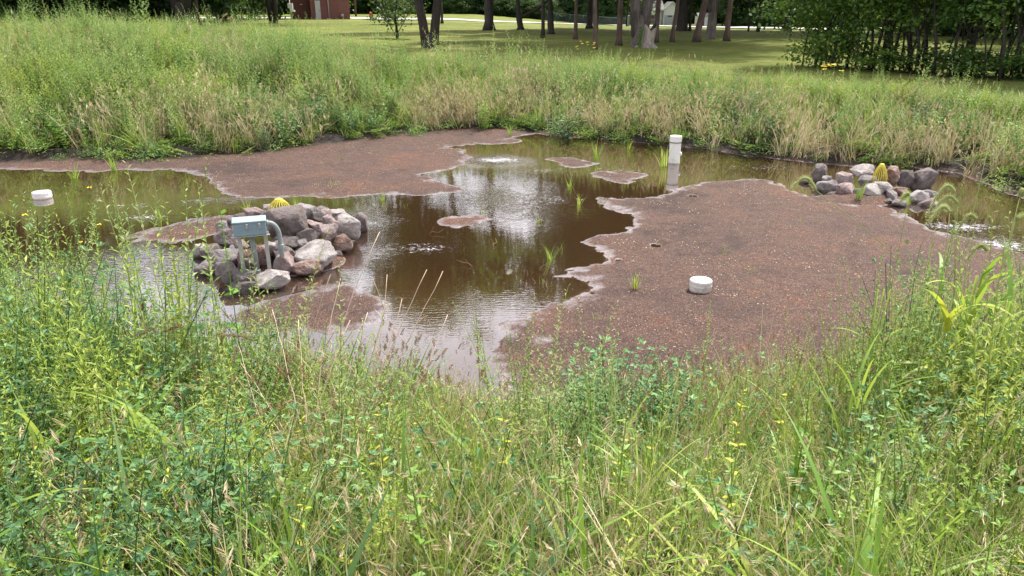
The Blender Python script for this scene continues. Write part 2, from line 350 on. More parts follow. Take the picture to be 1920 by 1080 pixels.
# ------------------------------------------------------------------ object helpers
def tag(o, label=None, cat=None, group=None, kind=None):
    if label: o['label'] = label
    if cat: o['category'] = cat
    if group: o['group'] = group
    if kind: o['kind'] = kind
    return o
def empty(name, loc, label, cat, group=None, rz=0):
    o = bpy.data.objects.new(name, None); COL.objects.link(o); o.location = loc; o.rotation_euler.z = rz; o.empty_display_size = .1
    return tag(o, label, cat, group)
class MB:
    def __init__(s): s.v = []; s.f = []; s.m = []; s.mats = []; s.sm = []
    def mi(s, mat):
        if mat not in s.mats: s.mats.append(mat)
        return s.mats.index(mat)
    def face(s, idx, mat, smooth=False): s.f.append(tuple(idx)); s.m.append(s.mi(mat)); s.sm.append(smooth)
    def quad(s, pts, mat):
        b = len(s.v); s.v.extend(tuple(p) for p in pts); s.face(range(b, b+len(pts)), mat)
    def box(s, c, d, mat, rz=0, bev=0):
        hx, hy, hz = d[0]/2, d[1]/2, d[2]/2; ca, sa = math.cos(rz), math.sin(rz); b = len(s.v)
        if not bev:
            for z in (-hz, hz):
                for x, y in ((-hx, -hy), (hx, -hy), (hx, hy), (-hx, hy)): s.v.append((c[0]+x*ca-y*sa, c[1]+x*sa+y*ca, c[2]+z))
            for q in ((0, 3, 2, 1), (4, 5, 6, 7), (0, 1, 5, 4), (1, 2, 6, 5), (2, 3, 7, 6), (3, 0, 4, 7)): s.face([b+i for i in q], mat)
            return
        e = bev; rings = []
        def ring(ix, iy, z):
            r = []
            for sx, sy in ((-1, -1), (1, -1), (1, 1), (-1, 1)):
                X, Y = sx*(hx-ix), sy*(hy-iy)
                pts = [(X, Y+(-sy)*e), (X+(-sx)*e, Y)]
                if sx*sy < 0: pts = pts[::-1]
                # order counter clockwise
                for x, y in (pts if (sx, sy) in ((-1, -1), (1, 1)) else pts): r.append((x, y))
            return r
        prof = [(e*.0+e, -hz), (0, -hz+e), (0, hz-e), (e, hz)]
        base = []
        for ins, z in prof:
            k = len(s.v); base.append(k)
            X, Y = hx-ins, hy-ins
            for x, y in ((-X+e, -Y), (X-e, -Y), (X, -Y+e), (X, Y-e), (X-e, Y), (-X+e, Y), (-X, Y-e), (-X, -Y+e)):
                s.v.append((c[0]+x*ca-y*sa, c[1]+x*sa+y*ca, c[2]+z))
        for a, b2 in zip(base, base[1:]):
            for i in range(8): j = (i+1) % 8; s.face((a+i, a+j, b2+j, b2+i), mat)
        s.face([base[0]+i for i in range(8)][::-1], mat); s.face([base[-1]+i for i in range(8)], mat)
    def tube(s, pts, rad, mat, sides=8, cap=True, smooth=True):
        pts = [Vector(p) for p in pts]; n = len(pts)
        if not hasattr(rad, '__len__'): rad = [rad]*n
        up = Vector((0, 0, 1)); b = len(s.v); prev = None
        for i, p in enumerate(pts):
            d = (pts[min(i+1, n-1)]-pts[max(i-1, 0)]).normalized()
            if prev is None:
                a = d.cross(Vector((1, 0, 0))) if abs(d.x) < .8 else d.cross(up)
            else: a = prev-d*prev.dot(d)
            a.normalize(); prev = a; c = d.cross(a)
            for k in range(sides):
                t = 2*PI*k/sides; q = p+(a*math.cos(t)+c*math.sin(t))*rad[i]; s.v.append(tuple(q))
        for i in range(n-1):
            for k in range(sides):
                k2 = (k+1) % sides; s.face((b+i*sides+k, b+i*sides+k2, b+(i+1)*sides+k2, b+(i+1)*sides+k), mat, smooth)
        if cap:
            s.face([b+k for k in range(sides)][::-1], mat); s.face([b+(n-1)*sides+k for k in range(sides)], mat)
    def lathe(s, prof, mat, sides=24, c=(0, 0, 0), smooth=False):
        b = len(s.v)
        for r, z in prof:
            for k in range(sides): t = 2*PI*k/sides; s.v.append((c[0]+r*math.cos(t), c[1]+r*math.sin(t), c[2]+z))
        for i in range(len(prof)-1):
            for k in range(sides): k2 = (k+1) % sides; s.face((b+i*sides+k, b+i*sides+k2, b+(i+1)*sides+k2, b+(i+1)*sides+k), mat, smooth)
        if prof[0][0] > 1e-6: s.face([b+k for k in range(sides)][::-1], mat)
        if prof[-1][0] > 1e-6: s.face([b+(len(prof)-1)*sides+k for k in range(sides)], mat)
    def blade(s, p, az, Ln, w, lean, bend, mat, n=5, pw=1.6, twist=0.):
        x, y, z = p; ca, sa = math.cos(az), math.sin(az); sx, sy = -sa, ca; ang = lean; b = len(s.v); st = Ln/n
        for i in range(n+1):
            f = i/n; ww = w*.5*max(.06, (1-f**pw))*(.55+.45*min(1, f*4+.2))
            tz = math.sin(twist*f)*ww; tx = math.cos(twist*f)
            s.v.append((x+sx*ww*tx, y+sy*ww*tx, z+tz)); s.v.append((x-sx*ww*tx, y-sy*ww*tx, z-tz))
            x += ca*math.sin(ang)*st; y += sa*math.sin(ang)*st; z += math.cos(ang)*st; ang += bend/n
        for i in range(n): s.face((b+2*i, b+2*i+1, b+2*i+3, b+2*i+2), mat, True)
        return x, y, z
    def leaf(s, p, d, Ln, w, mat, big=False, droop=.2):
        p = Vector(p); d = Vector(d).normalized(); side = d.cross(Vector((0, 0, 1)))
        if side.length < .1: side = Vector((1, 0, 0))
        side.normalize(); side = (side+Vector((random.uniform(-.4, .4), random.uniform(-.4, .4), random.uniform(-.5, .5)))).normalized()
        nrm = side.cross(d); b = len(s.v)
        if not big:
            q = [p, p+d*Ln*.5+side*w*.5+nrm*w*.12, p+d*Ln-nrm*Ln*droop*.5, p+d*Ln*.5-side*w*.5+nrm*w*.12]
            s.v.extend(tuple(a) for a in q); s.face((b, b+1, b+2), mat); s.face((b, b+2, b+3), mat)
        else:
            q = [p, p+d*Ln*.28, p+d*Ln*.65-nrm*Ln*droop*.2, p+d*Ln-nrm*Ln*droop*.6]
            l = [p+d*Ln*.25+side*w*.5+nrm*w*.15, p+d*Ln*.65+side*w*.36+nrm*w*.06-nrm*Ln*droop*.2]
            r = [p+d*Ln*.25-side*w*.5+nrm*w*.15, p+d*Ln*.65-side*w*.36+nrm*w*.06-nrm*Ln*droop*.2]
            s.v.extend(tuple(a) for a in q+l+r)
            for f in ((0, 4, 1), (4, 5, 2, 1), (5, 3, 2), (0, 1, 6), (6, 1, 2, 7), (7, 2, 3)): s.face([b+i for i in f], mat, True)
    def mesh(s, name):
        me = bpy.data.meshes.new(name); me.from_pydata(s.v, [], s.f)
        for m in s.mats: me.materials.append(m)
        me.polygons.foreach_set('material_index', s.m); me.polygons.foreach_set('use_smooth', s.sm); me.update(); return me
    def build(s, name, parent=None, loc=None):
        o = bpy.data.objects.new(name, s.mesh(name)); COL.objects.link(o)
        if parent: o.parent = parent
        if loc: o.location = loc
        return o

# ------------------------------------------------------------------ the ground sheet, water, road
def axis(fine0, fine1, st, lo, hi, g=1.18, mx_=6):
    a = list(np.arange(fine0, fine1+1e-6, st)); d = st
    while a[-1] < hi: d = min(d*g, mx_); a.append(a[-1]+d)
    d = st; b = [a[0]]
    while b[-1] > lo: d = min(d*g, mx_); b.append(b[-1]-d)
    return np.array(b[::-1][:-1]+a)
gx = axis(-8.6, 8.6, .034, -420, 420, 1.12, 8); gy = axis(3.7, 15.6, .034, -40, 420, 1.12, 8)
GX, GY = np.meshgrid(gx, gy); GZ, SP, _b = terrain(GX.ravel(), GY.ravel(), True)
nx, ny = len(gx), len(gy)
def grid_obj(name, mask_faces, mat, attrs):
    idx = np.arange(nx*ny).reshape(ny, nx)
    q = np.stack([idx[:-1, :-1], idx[:-1, 1:], idx[1:, 1:], idx[1:, :-1]], -1).reshape(-1, 4)[mask_faces]
    used, inv = np.unique(q, return_inverse=True); q = inv.reshape(-1, 4)
    co = np.stack([GX.ravel()[used], GY.ravel()[used], GZ[used]], -1)
    me = bpy.data.meshes.new(name); me.vertices.add(len(co)); me.vertices.foreach_set('co', co.ravel())
    me.loops.add(q.size); me.loops.foreach_set('vertex_index', q.ravel()); me.polygons.add(len(q))
    me.polygons.foreach_set('loop_start', np.arange(0, q.size, 4)); me.update(calc_edges=True)
    me.polygons.foreach_set('use_smooth', np.ones(len(q), bool)); me.materials.append(mat)
    for k, v in attrs.items():
        a = me.attributes.new(k, 'FLOAT', 'POINT'); a.data.foreach_set('value', v[used].astype(np.float32))
    me.update(); o = bpy.data.objects.new(name, me); COL.objects.link(o); return o
spf = SP.reshape(ny, nx); fm = (spf[:-1, :-1]+spf[1:, 1:]).ravel()/2 > -.35
far_w = np.where(GY.ravel() > 7, 3.9+1.5*sm((-GX.ravel()-1)/4)+4.0*sm((-GX.ravel()-3)/5), 99)
lawn = sm((-SP-far_w+.5)/1.0)
mudv = sm((.20-SP+fbm(GX.ravel(), GY.ravel(), 3, 41)*.3)/.2)
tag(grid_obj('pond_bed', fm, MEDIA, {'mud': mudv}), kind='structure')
tag(grid_obj('ground', ~fm, GROUND, {'lawn': lawn}), kind='structure')

wx = np.arange(-13, 11.01, .12); wy = np.arange(3.4, 16.6, .12); WX, WY = np.meshgrid(wx, wy)
rip = np.full(WX.size, .009)
for (a, b, rx, ry, st) in ((330, 500, 1.4, .5, .14), (660, 470, .8, .35, .26), (930, 300, .6, .45, .30), (940, 370, .6, 1.0, .12), (1060, 400, .5, .8, .10), (1850, 455, 1.2, .45, .40), (860, 570, .9, .4, .03), (640, 420, .6, .35, .2), (420, 375, .6, .3, .25), (1150, 470, .4, .4, .12), (250, 400, 1.2, .4, .05)):
    c = PZ(a, b); rip = rip+st*np.exp(-((WX.ravel()-c[0])/rx)**2-((WY.ravel()-c[1])/ry)**2)
rip = rip*(1+1.2*fbm(WX.ravel(), WY.ravel(), 1.5, 61, 2))
foam = np.zeros(WX.size)
for (a, b, rx, ry, st) in ((935, 300, .55, .30, 1.1), (1010, 320, .5, .3, .7), (1150, 318, .5, .2, .6), (860, 330, .5, .3, .55), (800, 465, .35, .2, .8), (1040, 375, .4, .3, .7), (560, 440, .4, .3, .5), (660, 420, .5, .2, .8), (1800, 425, .6, .25, 1.0), (1880, 460, .5, .25, 1.0), (260, 385, .4, .2, .6), (275, 408, .3, .15, .9), (1440, 315, .8, .3, .5)):
    c = PZ(a, b); foam = foam+st*np.exp(-((WX.ravel()-c[0])/rx)**2-((WY.ravel()-c[1])/ry)**2)
me = bpy.data.meshes.new('water'); n_, m_ = len(wy), len(wx); idx = np.arange(n_*m_).reshape(n_, m_)
q = np.stack([idx[:-1, :-1], idx[:-1, 1:], idx[1:, 1:], idx[1:, :-1]], -1).reshape(-1, 4)
me.from_pydata(np.stack([WX.ravel(), WY.ravel(), np.zeros(WX.size)], -1).tolist(), [], q.tolist()); me.materials.append(WATER)
a = me.attributes.new('ripple', 'FLOAT', 'POINT'); a.data.foreach_set('value', rip.astype(np.float32))
a = me.attributes.new('foam', 'FLOAT', 'POINT'); a.data.foreach_set('value', foam.astype(np.float32))
ow = bpy.data.objects.new('water', me); COL.objects.link(ow); tag(ow, kind='structure')

def ribbon(name, low, high, mat, off):
    mb = MB(); pts = []
    n = 60
    for i in range(n+1):
        t = i/n*(len(low)-1); k = min(int(t), len(low)-2); f = t-k
        A = [low[k][j]*(1-f)+low[k+1][j]*f for j in (0, 1)]; B = [high[k][j]*(1-f)+high[k+1][j]*f for j in (0, 1)]
        row = []
        for j in range(5):
            g = j/4; x = A[0]*(1-g)+B[0]*g; y = A[1]*(1-g)+B[1]*g; row.append(len(mb.v)); mb.v.append((x, y, H(x, y)+off))
        pts.append(row)
    for r0, r1 in zip(pts, pts[1:]):
        for j in range(4): mb.face((r0[j], r1[j], r1[j+1], r0[j+1]), mat, True)
    return tag(mb.build(name), kind='structure')
ASPH = simple('road_concrete', (.42, .41, .39), .9, .12, .6)
ASPH2 = simple('driveway_asphalt', (.20, .20, .22), .9, .12, .6)
low = [on_ground(x, y)[:2] for x, y in ((640, 34.5), (740, 36), (860, 38.5), (1000, 43.5), (1150, 48), (1300, 52), (1420, 54.5), (1500, 56))]
low = [(low[0][0]-60, low[0][1]+6)]+low+[(low[-1][0]+50, low[-1][1]-12)]
high = [(x*1.0, y+8.5) for x, y in low]
ribbon('road', low, high, ASPH, .05)
lw = [on_ground(x, y)[:2] for x, y in ((676, 36.8), (720, 38), (780, 38.8))]
ribbon('path', lw, [(x, y+5) for x, y in lw], ASPH2, .09)

# ------------------------------------------------------------------ rocks
def rock(px, py, w, h, z, tone, label, group, dep=None):
    x, y = PZ(px, py, z); s = depth(x, y, z)/FPX
    W = w*s; Hh = h*s/math.cos(R(18)); e_ = 1.16 if px < 1000 else 1.04; W *= e_; Hh *= e_; D = dep or (W*.55+Hh*.45)
    rs = random.Random(int(px*31+py*7)); n = 9
    import bmesh
    from mathutils import noise as mn
    bm = bmesh.new(); pts = []
    while len(pts) < 15:
        v = Vector((rs.gauss(0, 1), rs.gauss(0, 1), rs.gauss(0, 1))).normalized()
        if all((v-q).length > .5 for q in pts): pts.append(v)
        elif rs.random() < .02: break
    for v in pts: bm.verts.new((v.x*rs.uniform(.8, 1.1), v.y*rs.uniform(.8, 1.1), max(-.7, min(.72+.1*v.x, v.z*rs.uniform(.8, 1.15)))))
    h_ = bmesh.ops.convex_hull(bm, input=bm.verts)
    bmesh.ops.delete(bm, geom=[g for g in h_['geom_interior'] if isinstance(g, bmesh.types.BMVert)], context='VERTS')
    bmesh.ops.dissolve_limit(bm, angle_limit=R(14), verts=bm.verts, edges=bm.edges)
    bmesh.ops.bevel(bm, geom=list(bm.edges), offset=.085, segments=2, profile=.6, affect='EDGES', clamp_overlap=True)
    bmesh.ops.triangulate(bm, faces=bm.faces)
    for _ in range(2): bmesh.ops.subdivide_edges(bm, edges=[e for e in bm.edges if e.calc_length() > .13], cuts=1 if _ else 2, use_grid_fill=True); bmesh.ops.triangulate(bm, faces=[f for f in bm.faces if len(f.verts) > 3])
    o1 = Vector((rs.uniform(0, 90), rs.uniform(0, 90), rs.uniform(0, 90))); bm.normal_update()
    lo = Vector((9, 9, 9)); hi = -lo; nn = [v.normal.copy() for v in bm.verts]
    for v, n0 in zip(bm.verts, nn):
        c0 = v.co.copy(); v.co = c0+n0*(mn.fractal(c0*2.2+o1, 1, 2, 3)*.05-abs(mn.fractal(c0*4.0+o1, 1, 2, 3))*.07)
        lo = Vector(map(min, lo, v.co)); hi = Vector(map(max, hi, v.co))
    sc = Vector((W/(hi.x-lo.x), D/(hi.y-lo.y), Hh/(hi.z-lo.z)))
    ce = (lo+hi)/2
    for v in bm.verts: v.co = Vector(((v.co[i]-ce[i])*sc[i] for i in range(3)))
    for f in bm.faces: f.smooth = True
    me = bpy.data.meshes.new('rock'); bm.to_mesh(me); bm.free(); me.materials.append(ROCK[tone])
    o = bpy.data.objects.new('rock', me); COL.objects.link(o); o.location = (x, y, z)
    o.rotation_euler = (0, 0, 0); return tag(o, label, 'rock', group)
P1 = [
 (975, 290, 430, 270, .36, 'brown', 'biggest diamond-shaped brown-grey boulder in front of the yellow strainer beside the grey box'),
 (1160, 190, 210, 135, .30, 'grey', 'grey block with flat slanting top just right of the near yellow strainer'),
 (825, 155, 90, 75, .24, 'pale', 'small pale stone touching the left side of the near yellow strainer'),
 (690, 215, 170, 125, .27, 'pink', 'pinkish pale rock at the back, straight above the grey box lid'),
 (790, 228, 95, 95, .27, 'brown', 'blocky brown rock wedged between the box lid and yellow strainer'),
 (570, 255, 140, 90, .2, 'dark', 'dark low rock at the back rim, left behind the grey box'),
 (475, 280, 70, 65, .22, 'grey', 'little upright grey stone left of the grey box lid'),
 (405, 335, 130, 110, .16, 'grey', 'grey pointed rock on the left rim level with the grey box'),
 (430, 445, 210, 170, .16, 'brown', 'rounded brown-grey boulder left of the grey box legs'),
 (1290, 240, 140, 95, .25, 'dark', 'dark shaded rock behind the big diamond boulder'),
 (1330, 180, 150, 80, .18, 'grey', 'mottled grey rock on the back rim right of the flat-topped block'),
 (1365, 215, 110, 95, .24, 'pink', 'pinkish cracked rock between dark shaded rock and back rim'),
 (1480, 220, 170, 95, .16, 'pale', 'pale-topped wedge rock on the back right rim'),
 (1497, 262, 80, 50, .17, 'brown', 'small brown rounded stone under the pale-topped wedge'),
 (1525, 290, 45, 45, .18, 'dark', 'tiny dark pebble left of the big pale pink slab'),
 (1590, 340, 215, 230, .17, 'pale', 'big pale pink tilted slab on the right end of the near heap'),
 (1695, 290, 125, 170, .09, 'brown', 'rough brown rock at the very right end in the water'),
 (1415, 290, 150, 120, .27, 'pink', 'angular pink-grey rock left of the big pale slab, upper one'),
 (1240, 330, 180, 120, .30, 'pink', 'pinkish rock tucked against the right side of the diamond boulder'),
 (1375, 390, 185, 160, .24, 'pink', 'faceted pinkish rock in the middle of the right half of the heap'),
 (1205, 415, 185, 130, .25, 'brown', 'squat brown rock under the right corner of the diamond boulder'),
 (1500, 490, 215, 155, .09, 'red', 'reddish block with flat top below the big pale slab'),
 (1325, 495, 140, 90, .14, 'dark', 'dark wedge rock between the faceted and the reddish block'),
 (1120, 490, 160, 90, .2, 'grey', 'flattish grey stone above the large smooth boulder'),
 (985, 468, 220, 90, .24, 'dark', 'long dark flat rock right below the diamond boulder'),
 (915, 438, 65, 36, .27, 'grey', 'tiny grey chip beside the conduit elbow under the diamond boulder'),
 (975, 575, 210, 165, .17, 'brown', 'dark brown rounded rock left of the large smooth boulder'),
 (1265, 595, 385, 220, .12, 'pale', 'large smooth pale boulder at the front right of the near heap'),
 (1190, 720, 265, 155, .05, 'red', 'rough reddish rock in front of the large smooth pale boulder'),
 (970, 692, 190, 205, .09, 'pink', 'pink pyramid-shaped rock right of the conduit foot'),
 (850, 825, 320, 155, .08, 'pale', 'wide flat pale slab lying at the front edge of the heap'),
 (610, 812, 185, 115, .10, 'dark', 'dark angular stone at the foot of the left box leg'),
 (590, 915, 270, 145, .01, 'dark', 'lowest dark block at the water edge, front of the heap'),
 (450, 765, 215, 190, .10, 'brown', 'brown-grey rock left of the dark angular stone, half behind leaves'),
 (175, 570, 150, 140, .04, 'pale', 'pale rock at the far left end of the near heap'),
 (300, 565, 180, 120, .08, 'brown', 'brown rock behind the leafy stem at the left end'),
 (420, 620, 280, 150, .12, 'grey', 'large grey rock behind the leafy stem, left of the box legs'),
 (250, 740, 220, 170, .02, 'grey', 'grey rock low in the water at the left front of the heap'),
 (570, 510, 120, 100, .2, 'pink', 'pinkish stone showing just right of the left box leg'),
 (600, 615, 130, 130, .16, 'red', 'reddish stone between left box leg and middle conduit'),
 (765, 610, 150, 210, .14, 'red', 'upright reddish rock between the middle conduit and right leg'),
 (740, 460, 170, 130, .24, 'pale', 'pale rock right behind the top of the middle conduit'),
 (850, 540, 110, 120, .2, 'pale', 'pale stone seen between the right leg and elbow conduit'),
 (490, 545, 75, 70, .18, 'grey', 'small grey stone left of the left box leg, mid height'),
 (630, 690, 130, 130, .1, 'dark', 'dark stone at the foot of the middle conduit'),
 (1480, 600, 95, 75, .02, 'dark', 'small dark stone in the water right of the smooth boulder')]
for X, Y, W, Hh, z, tn, lb in P1: rock(340+X/5.053, 360+Y/5.053, W/5.053, Hh/5.053, z, tn, lb, 'riprap rocks around the grey box')
P2 = [
 (130, 262, 110, 58, .02, 'dark', 'small flat dark stone lying apart left of the far heap'),
 (248, 200, 120, 155, .10, 'brown', 'upright rounded brown rock at the left end of the far heap'),
 (305, 248, 95, 60, .09, 'grey', 'small grey stone against the upright brown rock'),
 (590, 185, 190, 115, .18, 'pale', 'pale flat-topped rock left of the far yellow strainer'),
 (630, 258, 150, 90, .13, 'grey', 'grey wedge rock under the pale one left of the far strainer'),
 (445, 248, 130, 110, .10, 'pink', 'pinkish rounded rock in the left middle of the far heap'),
 (315, 308, 185, 125, .05, 'grey', 'mottled grey rock at the left front of the far heap'),
 (360, 376, 105, 55, .01, 'dark', 'small dark stone in the water at the left front of the far heap'),
 (475, 350, 160, 135, .07, 'pink', 'pink-grey rock behind the straggly grass in the far heap'),
 (675, 345, 200, 120, .10, 'pale', 'whitish slanted rock at the centre front of the far heap'),
 (765, 315, 165, 95, .14, 'pale', 'pale cracked rock right under the far yellow strainer'),
 (830, 225, 140, 165, .18, 'red', 'mottled reddish upright rock right of the far yellow strainer'),
 (945, 245, 125, 145, .15, 'dark', 'dark rock between the mottled one and the largest far boulder'),
 (1095, 245, 205, 175, .14, 'brown', 'largest brown-grey boulder at the right end of the far heap'),
 (905, 345, 130, 70, .09, 'red', 'dark red flat stone low between rocks of the far heap'),
 (840, 375, 100, 95, .08, 'grey', 'grey block below the pale cracked rock in the far heap'),
 (790, 432, 150, 65, .01, 'dark', 'dark low stone at the sand edge of the far heap'),
 (905, 445, 150, 65, .02, 'grey', 'flat grey stone at the very front of the far heap'),
 (1050, 388, 150, 105, .06, 'pale', 'pale pointed rock at the right front of the far heap'),
 (1135, 442, 150, 95, .02, 'pink', 'pinkish low rock at the right water edge of the far heap'),
 (1150, 378, 125, 80, .06, 'grey', 'smooth grey rock below the largest far boulder'),
 (560, 375, 110, 110, .05, 'dark', 'dark rock hidden behind straggly grass in the far heap')]
for X, Y, W, Hh, z, tn, lb in P2: rock(1480+X/4.364, 280+Y/4.364, W/4.364, Hh/4.364, z, tn, lb, 'riprap rocks at the far strainer')

# ------------------------------------------------------------------ strainers, caps, pipe, junction box
YEL = simple('plastic_yellow', (.60, .49, .05), .5, .2, 20)
def pvcmat():
    m, t, b = newmat('pvc_white'); v = objc(t); n = noise(t, 14, 6, .7, v, .8); n2 = noise(t, 60, 3, .6, v)
    z = t.nodes.new('ShaderNodeSeparateXYZ'); t.links.new(v, z.inputs[0])
    st = mrange(t, mth(t, 'ADD', mth(t, 'MULTIPLY', z.outputs['Z'], -2.2), n.outputs['Fac']), .22, .62, 0, .75)
    sc = mrange(t, n.outputs['Fac'], .56, .70, 0, .45)
    c = mixc(t, st, (.62, .61, .585), (.30, .24, .18)); c = mixc(t, sc, c, (.40, .37, .32)); c = mixc(t, mrange(t, n2.outputs['Fac'], .62, .72, 0, .4), c, (.25, .22, .19))
    t.links.new(c, b.inputs['Base Color']); b.inputs['Roughness'].default_value = .45; return m
PVC = pvcmat()
PVCD = simple('pvc_dirt', (.42, .36, .30), .6, .3, 25)
BAND = simple('band_steel', (.20, .20, .20), .4, .1, 20, metal=.6)
BOXM = simple('enclosure_grey_green', (.17, .24, .275), .5, .2, 9)
BOXL = simple('lid_grey_green', (.24, .33, .33), .5, .2, 9)
CONDM = simple('conduit_grey', (.20, .23, .23), .5, .12, 12)
STRUT = simple('galvanised_steel', (.36, .37, .34), .5, .15, 14, metal=.35)
LATCH = simple('latch_steel', (.55, .55, .53), .35, .1, 30, metal=.7)
def strainer(px, pyb, pyt, zb, wpx, label, n=20):
    x, y = PZ(px, pyb, zb); s = depth(x, y, zb)/FPX; r = wpx*s/2; h = (pyb-pyt)*s/math.cos(R(15))
    o = empty('strainer_cage', (x, y, zb), label, 'drain strainer', 'yellow dome strainers')
    for k in range(n):
        t = 2*PI*k/n; mb = MB(); pts = []
        for f, rr in ((0, 1), (.25, .98), (.5, .85), (.75, .62), (.90, .40), (1, .22)): pts.append((math.cos(t)*r*rr, math.sin(t)*r*rr, h*f))
        mb.tube(pts, .0042, YEL, 5); mb.build('rib', o)
    mb = MB(); mb.lathe([(.0, h-.012), (r*.32, h-.012), (r*.32, h+.002), (r*.2, h+.010), (0, h+.012)], YEL, 16); mb.build('cap', o)
    mb = MB(); mb.lathe([(r*.97, -.02), (r*1.06, -.02), (r*1.06, .008), (r*.97, .008), (r*.97, -.02)], YEL, 28); mb.build('base_ring', o)
strainer(526, 404, 374, .26, 47, 'yellow dome strainer poking out of the rock heap behind the grey box')
strainer(1648, 343, 309, .12, 26, 'yellow dome strainer standing in the far rock heap', 20)

def pipe_cap(px, py, wpx, hpx, z, label, sink=.04):
    x, y = PZ(px, py, z); s = depth(x, y, z)/FPX; r = wpx*s/2; h = hpx*s
    o = empty('pipe_cap', (x, y, z-sink), label, 'pipe cap', 'white pipe caps'); h += sink
    mb = MB(); mb.lathe([(r*.985, 0), (r*.985, h*.52), (r*1.03, h*.53), (r*1.03, h*.62), (r, h*.63), (r, h-.012), (r*.97, h), (r*.80, h+.004), (0, h+.006)], PVC, 36); mb.build('cap_body', o)
    for k in range(18):
        t = 2*PI*k/18; mb = MB(); mb.box((math.cos(t)*r*1.005, math.sin(t)*r*1.005, h*.80), (.006, .006, h*.28), PVC, t); mb.build('grip_rib', o)
    mb = MB(); mb.lathe([(r*.992, 0), (r*.992, sink+.012+.004*math.sin(px)), (r*.97, sink+.013)], PVCD, 30); mb.build('dirt_ring', o)
    mb = MB(); mb.lathe([(r*.60, h+.002), (r*.63, h+.008), (r*.66, h+.002)], PVCD, 30); mb.build('rim_mark', o)
pipe_cap(1313, 543, 40.5, 20, .03, 'white plastic pipe cap sitting on the dry brown filter bed', .02)
pipe_cap(80, 371, 32, 12, .0, 'white plastic pipe cap standing in the shallow water at far left', .06)
def pipe():
    x, y = PZ(1263.5, 306, 0); s = depth(x, y, 0)/FPX; r = 10.4*s; h = 50*s/math.cos(R(11))
    o = empty('standpipe', (x, y, -.07), 'white upright pipe with black banded cap and side knob in the water', 'pipe')
    mb = MB(); mb.lathe([(r, 0), (r, h*.74+.07)], PVC, 32); mb.build('pipe_body', o)
    mb = MB(); mb.lathe([(r*1.07, h*.80+.07), (r*1.07, h-.012+.07), (r*1.03, h+.07), (0, h+.075)], PVC, 32); mb.lathe([(r*1.02, h*.74+.07), (r*1.02, h*.80+.07)], PVC, 32); mb.build('cap', o)
    mb = MB(); mb.lathe([(r*1.08, h*.755+.07), (r*1.08, h*.79+.07), (r, h*.79+.07)], BAND, 32); mb.build('band', o)
    mb = MB(); mb.tube([(r*.7, -r*.3, h*.36+.07), (r*1.1, -r*.42, h*.36+.07), (r*1.2, -r*.45, h*.36+.07)], [r*.36, r*.34, r*.2], PVC, 16); mb.build('side_knob', o)
    mb = MB(); mb.lathe([(r*1.004, .0), (r*1.004, .09)], PVCD, 32); mb.build('dirt_ring', o)
pipe()
def junction_box():
    # built around its own base; x to the right, y away
    x, y = PZ(480, 513, .06); sc = depth(x, y, .06)/FPX; rz = R(18)
    zb = .06; u = lambda p: p*sc
    o = empty('junction_box', (x, y, zb), 'grey-green metal junction box on two struts with grey conduits above the rocks', 'electrical box', rz=rz)
    top = u(74)/math.cos(R(20))   # underside height of box
    W, D, Hb = u(57), u(36), u(24)/math.cos(R(20))
    mb = MB(); mb.box((0, 0, top+Hb*.47), (W, D, Hb*.94), BOXM, 0, .006); bx = mb.build('box_body', o)
    mb = MB(); mb.box((0, 0, top+Hb+.002), (W+.012, D+.012, .016), BOXL, 0, .004); mb.build('lid', o)
    mb = MB(); mb.box((0, 0, top-.006), (W+.03, D*.35, .010), STRUT, 0); mb.box((0, -D*.42, top-.004), (W+.05, .03, .006), STRUT, 0); mb.build('mounting_plate', o)
    for sx in (-.08, .30):
        mb = MB(); mb.box((sx*W/.5*.5+0, -D/2-.008, top+Hb*.80), (.018, .012, .028), LATCH, 0, .003); mb.box((sx*W/.5*.5, -D/2-.013, top+Hb*.62), (.026, .014, .012), LATCH); mb.build('latch', o)
    for k, (lx, ly) in enumerate(((-W*.36, -D*.25), (W*.44, -D*.10))):
        mb = MB(); hh = top-.02; wd = .030
        mb.box((lx, ly, hh/2-.06), (wd, .006, hh+.12), STRUT); mb.box((lx-wd/2, ly+.012, hh/2-.06), (.005, .028, hh+.12), STRUT); mb.box((lx+wd/2, ly+.012, hh/2-.06), (.005, .028, hh+.12), STRUT)
        mb.build('leg', o)
    rc = u(4.6)
    mb = MB(); mb.tube([(0.0, .03, top+.005), (0.01, .03, top*.5), (.02, .03, -.08)], rc, CONDM, 18); c = mb.build('conduit', o)
    for z0 in (top*.97, .035):
        mb = MB(); mb.lathe([(rc*1.02, z0-.04), (rc*1.35, z0-.036), (rc*1.35, z0-.008), (rc*1.02, z0-.004)], CONDM, 18, (.012, .03, 0)); mb.build('coupling', c)
    ex = W/2; pts = [(ex-.01, .02, top+Hb*.62)]
    for i in range(0, 9):
        a = PI/2*i/8; pts.append((ex+.02+math.sin(a)*.085, .02, top+Hb*.62-(1-math.cos(a))*.13))
    pts += [(ex+.108, .02, top*.55), (ex+.112, .02, -.1)]
    mb = MB(); mb.tube(pts, rc*.95, CONDM, 18); c = mb.build('elbow_conduit', o)
    mb = MB(); mb.lathe([(rc, top*.62-.03), (rc*1.35, top*.62-.026), (rc*1.35, top*.62+.014), (rc*1.1, top*.62+.018), (rc*1.1, top*.62+.03), (rc, top*.62+.03)], CONDM, 18, (ex+.106, .02, 0)); mb.build('coupling', c)
    mb = MB(); mb.tube([(ex-.002, .02, top+Hb*.62), (ex+.022, .02, top+Hb*.62)], rc*1.3, CONDM, 18); mb.build('connector', c)
junction_box()

